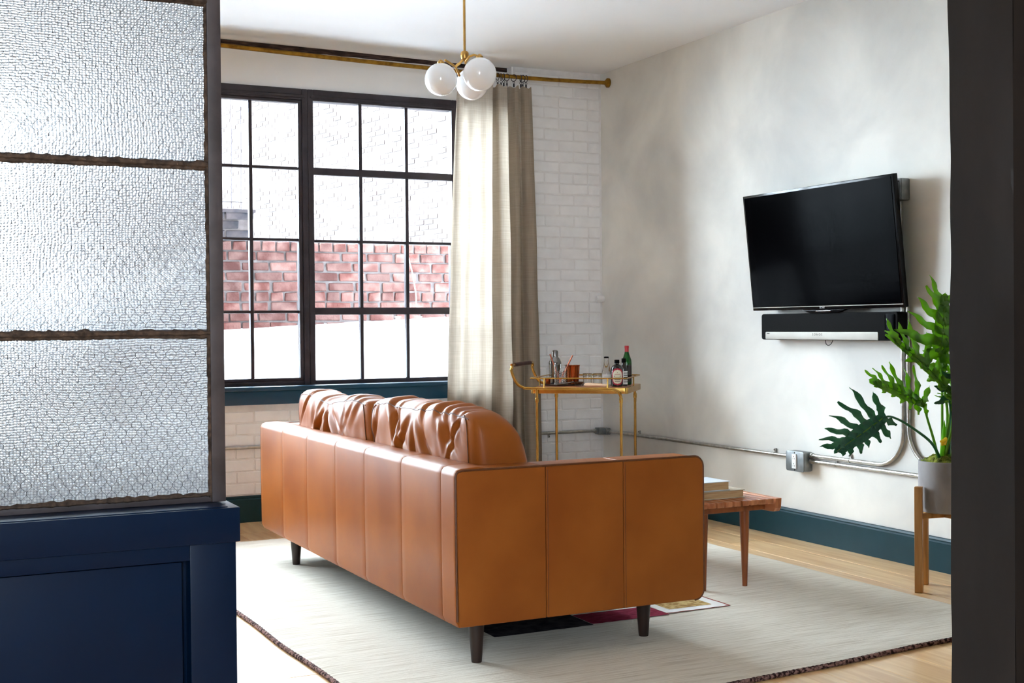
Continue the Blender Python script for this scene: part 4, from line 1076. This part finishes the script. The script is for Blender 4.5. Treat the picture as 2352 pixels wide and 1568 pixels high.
MB().lathe([(.088, 0), (.096, .004), (.1015, .02), (.1025, .205), (.101, .209), (.094, .209), (.092, .19), (.001, .188)], 48).build('body', 'concrete', pot, angle=40)
def mossf(a, b):
    r = .093*a; t = 2*pi*b
    return (r*cos(t), r*sin(t), .204+.030*(1-a*a)+.012*noise.noise((r*cos(t)*40, r*sin(t)*40, 2))+.006*noise.noise((r*cos(t)*110, r*sin(t)*110, 2)))
mo = MB().grid(mossf, 24, 64).build('moss', 'moss', pot, merge=.0005, angle=180); mo['kind'] = 'stuff'

plant = thing('potted_philodendron', 'green split leaf philodendron growing from the concrete pot', 'plant', (PC.x, PC.y, .53))
PO = plant.location
def leaf(base, tip, nrm, mat, nl=6, spread=(.55, .55), width=.055, droop=.12, bow=.1, seed=0, web=.11, sides=(1, 1), skip=(), stem=None):
    rr_ = random.Random(seed)
    base, tip = Vector(base)-PO, Vector(tip)-PO
    X = (tip-base); L_ = X.length; X.normalize()
    Nn = Vector(nrm); Nn = (Nn-X*Nn.dot(X)).normalized(); S = Nn.cross(X)
    mid = lambda s: base+X*(L_*s)+Nn*(bow*L_*4*s*(1-s)*.5)
    g = MB()
    def strip(p0, d, ln, hw, nseg=11, ph=0, fwdc=.16, taper=3.0, dr=droop):
        side_v = Nn.cross(d).normalized()
        rows = []
        for k in range(nseg+1):
            t = k/nseg
            c = p0+d*(ln*t)+X*(ln*fwdc*t*t)-Nn*(dr*ln*t*t)+Nn*(.03*ln*sin(7*t+ph))
            w = hw*(.85+.3*t)*(1-t**taper*.92)*(1+.26*sin(11*t+ph)+.14*sin(23*t+2*ph))
            w2 = hw*(.85+.3*t)*(1-t**taper*.92)*(1+.26*sin(12*t+ph+2)+.14*sin(19*t+ph))
            wav = .22*hw*sin(13*t+ph)
            rows.append((c+side_v*w+Nn*(wav+.16*hw), c-Nn*.04*hw, c-side_v*w2+Nn*(-wav+.16*hw)))
        o_ = len(g.v)
        for r_ in rows: g.v += [tuple(q) for q in r_]
        for k in range(nseg):
            for j in range(2): g.f.append((o_+k*3+j, o_+k*3+j+1, o_+k*3+j+4, o_+k*3+j+3))
    for si, side in enumerate((1, -1)):
        if not sides[si]: continue
        for i in range(nl):
            if (si, i) in skip: continue
            q = i/(nl-1)
            s0 = .03+.80*q
            ang = radians(128-92*q**.8+rr_.uniform(-5, 5))
            ln = L_*spread[si]*(1-.50*q)*(.80 if i == 0 else 1)*rr_.uniform(.85, 1.12)
            d = (X*cos(ang)+S*(side*sin(ang))).normalized()
            strip(mid(s0), d, ln, L_*width*(1-.30*q)*rr_.uniform(.85, 1.15), ph=rr_.uniform(0, 6))
    strip(mid(.80), X, L_*.24, L_*width*.95, ph=rr_.uniform(0, 6), fwdc=0)
    # central blade along the midrib
    rows = []
    for k in range(15):
        s = k/14; w = L_*web*(sin(pi*min(1, .16+.80*s))**.8)
        rows.append((mid(s)+S*w+Nn*(.10*w), mid(s), mid(s)-S*w+Nn*(.10*w)))
    o_ = len(g.v)
    for r_ in rows: g.v += [tuple(q) for q in r_]
    for k in range(14):
        for j in range(2): g.f.append((o_+k*3+j, o_+k*3+j+1, o_+k*3+j+4, o_+k*3+j+3))
    lo_ = g.build('leaf', mat, plant, angle=180)
    sm = lo_.modifiers.new('thick', 'SOLIDIFY'); sm.thickness = .0009
    MB().tube([mid(k/10)+Nn*.0012 for k in range(11)], [.0030*(1-.075*k) for k in range(11)], 6).build('midrib', 'leaf_stem', lo_)
    if stem:
        pts = [Vector(p)-PO for p in stem]+[base, mid(.04)]
        sp = smooth_path(pts, 6)
        MB().tube(sp, [.0062-.0030*k/len(sp) for k in range(len(sp))], 8).build('petiole', 'leaf_stem' if mat != 'leaf_dark' else 'leaf_dark', plant)
G0 = (3.862, 3.930, .535)
leaf((3.489, 3.85, .730), (3.239, 3.83, .613), (-.12, -.80, .62), 'leaf_dark', nl=7, spread=(.34, .68), width=.068, droop=.06, bow=-.05, seed=4, web=.12, stem=[G0, (3.78, 3.90, .615), (3.639, 3.88, .693), (3.54, 3.86, .729)])
leaf((3.739, 3.90, .770), (3.462, 3.90, .868), (.1, -.9, .45), 'leaf_green', nl=7, spread=(.26, .60), width=.062, seed=9, droop=.02, web=.11, stem=[(3.855, 3.935, .535), (3.815, 3.92, .62), (3.775, 3.91, .70)])
leaf((3.790, 3.80, .815), (3.544, 3.90, 1.052), (.35, -.85, .1), 'leaf_green', nl=7, spread=(.14, .62), width=.062, seed=14, droop=.0, web=.08, stem=[(3.875, 3.925, .535), (3.86, 3.87, .66), (3.82, 3.82, .76)])
leaf((3.782, 3.85, .975), (3.850, 3.90, 1.205), (-.1, -.97, .25), 'leaf_green', nl=6, spread=(.95, .6), width=.095, seed=21, droop=.02, web=.18, stem=[(3.880, 3.93, .535), (3.85, 3.88, .72), (3.79, 3.85, .90)])
leaf((3.820, 3.84, .80), (3.86, 3.80, .99), (.2, -.95, .2), 'leaf_dark', nl=6, spread=(.60, .60), width=.07, seed=33, droop=.08, stem=[(3.89, 3.92, .535), (3.86, 3.87, .68)])
leaf((3.835, 3.84, .77), (3.765, 3.74, .80), (.2, -.5, .85), 'leaf_bright', nl=6, spread=(.66, .66), width=.09, seed=41, droop=.18, stem=[(3.885, 3.935, .535), (3.86, 3.89, .66)])
leaf((3.84, 3.85, .86), (3.80, 3.76, .945), (.5, -.8, .3), 'leaf_green', nl=6, spread=(.7, .7), width=.08, seed=45, droop=.15, stem=[(3.89, 3.93, .535), (3.87, 3.88, .70)])
leaf((3.95, 3.88, .86), (4.00, 3.76, 1.02), (.2, -.9, .4), 'leaf_green', nl=6, spread=(.6, .6), width=.075, seed=51, stem=[(3.91, 3.94, .535), (3.93, 3.92, .70)])
leaf((3.95, 3.85, .80), (4.04, 3.68, .82), (.1, -.5, .85), 'leaf_green', nl=6, spread=(.55, .55), width=.075, seed=57, droop=.2, stem=[(3.91, 3.93, .535), (3.94, 3.89, .68)])
leaf((3.92, 3.98, .88), (3.94, 3.99, 1.08), (-.5, -.7, .4), 'leaf_green', nl=6, spread=(.5, .5), width=.075, seed=63, stem=[(3.90, 3.96, .535), (3.92, 3.98, .70)])
MB().tube([Vector(p)-PO for p in ((3.868, 3.93, .54), (3.866, 3.92, .60), (3.862, 3.91, .66), (3.857, 3.905, .70))], [.010, .011, .008, .001], 10).build('sheath', 'leaf_bright', plant)
MB().tube([Vector(p)-PO for p in ((3.845, 3.905, .60), (3.838, 3.895, .612), (3.850, 3.892, .625), (3.858, 3.90, .60))], [.004, .013, .009, .003], 8).build('wilted_sheath', 'leaf_yellow', plant)
MB().tube([Vector(p)-PO for p in ((3.885, 3.915, .54), (3.89, 3.905, .62), (3.885, 3.90, .70))], [.008, .009, .001], 10).build('sheath', 'leaf_stem', plant)

# ------------------------------------------------------------------ unseen fill light added behind the camera, shaped like a ceiling lamp
hl = thing('fill_light', 'added unseen fill light shaped like a flush ceiling lamp', 'lamp', (0.55, -.45, ZC-.001))
MB().lathe([(.11, 0), (.11, -.02), (.10, -.03), (.001, -.03)], 32).build('base', 'pendant_brass', hl)
MB().lathe([(.095, -.030), (.090, -.05), (.065, -.072), (.03, -.082), (.001, -.084)], 32).build('bowl', 'fill_glow', hl, angle=180)
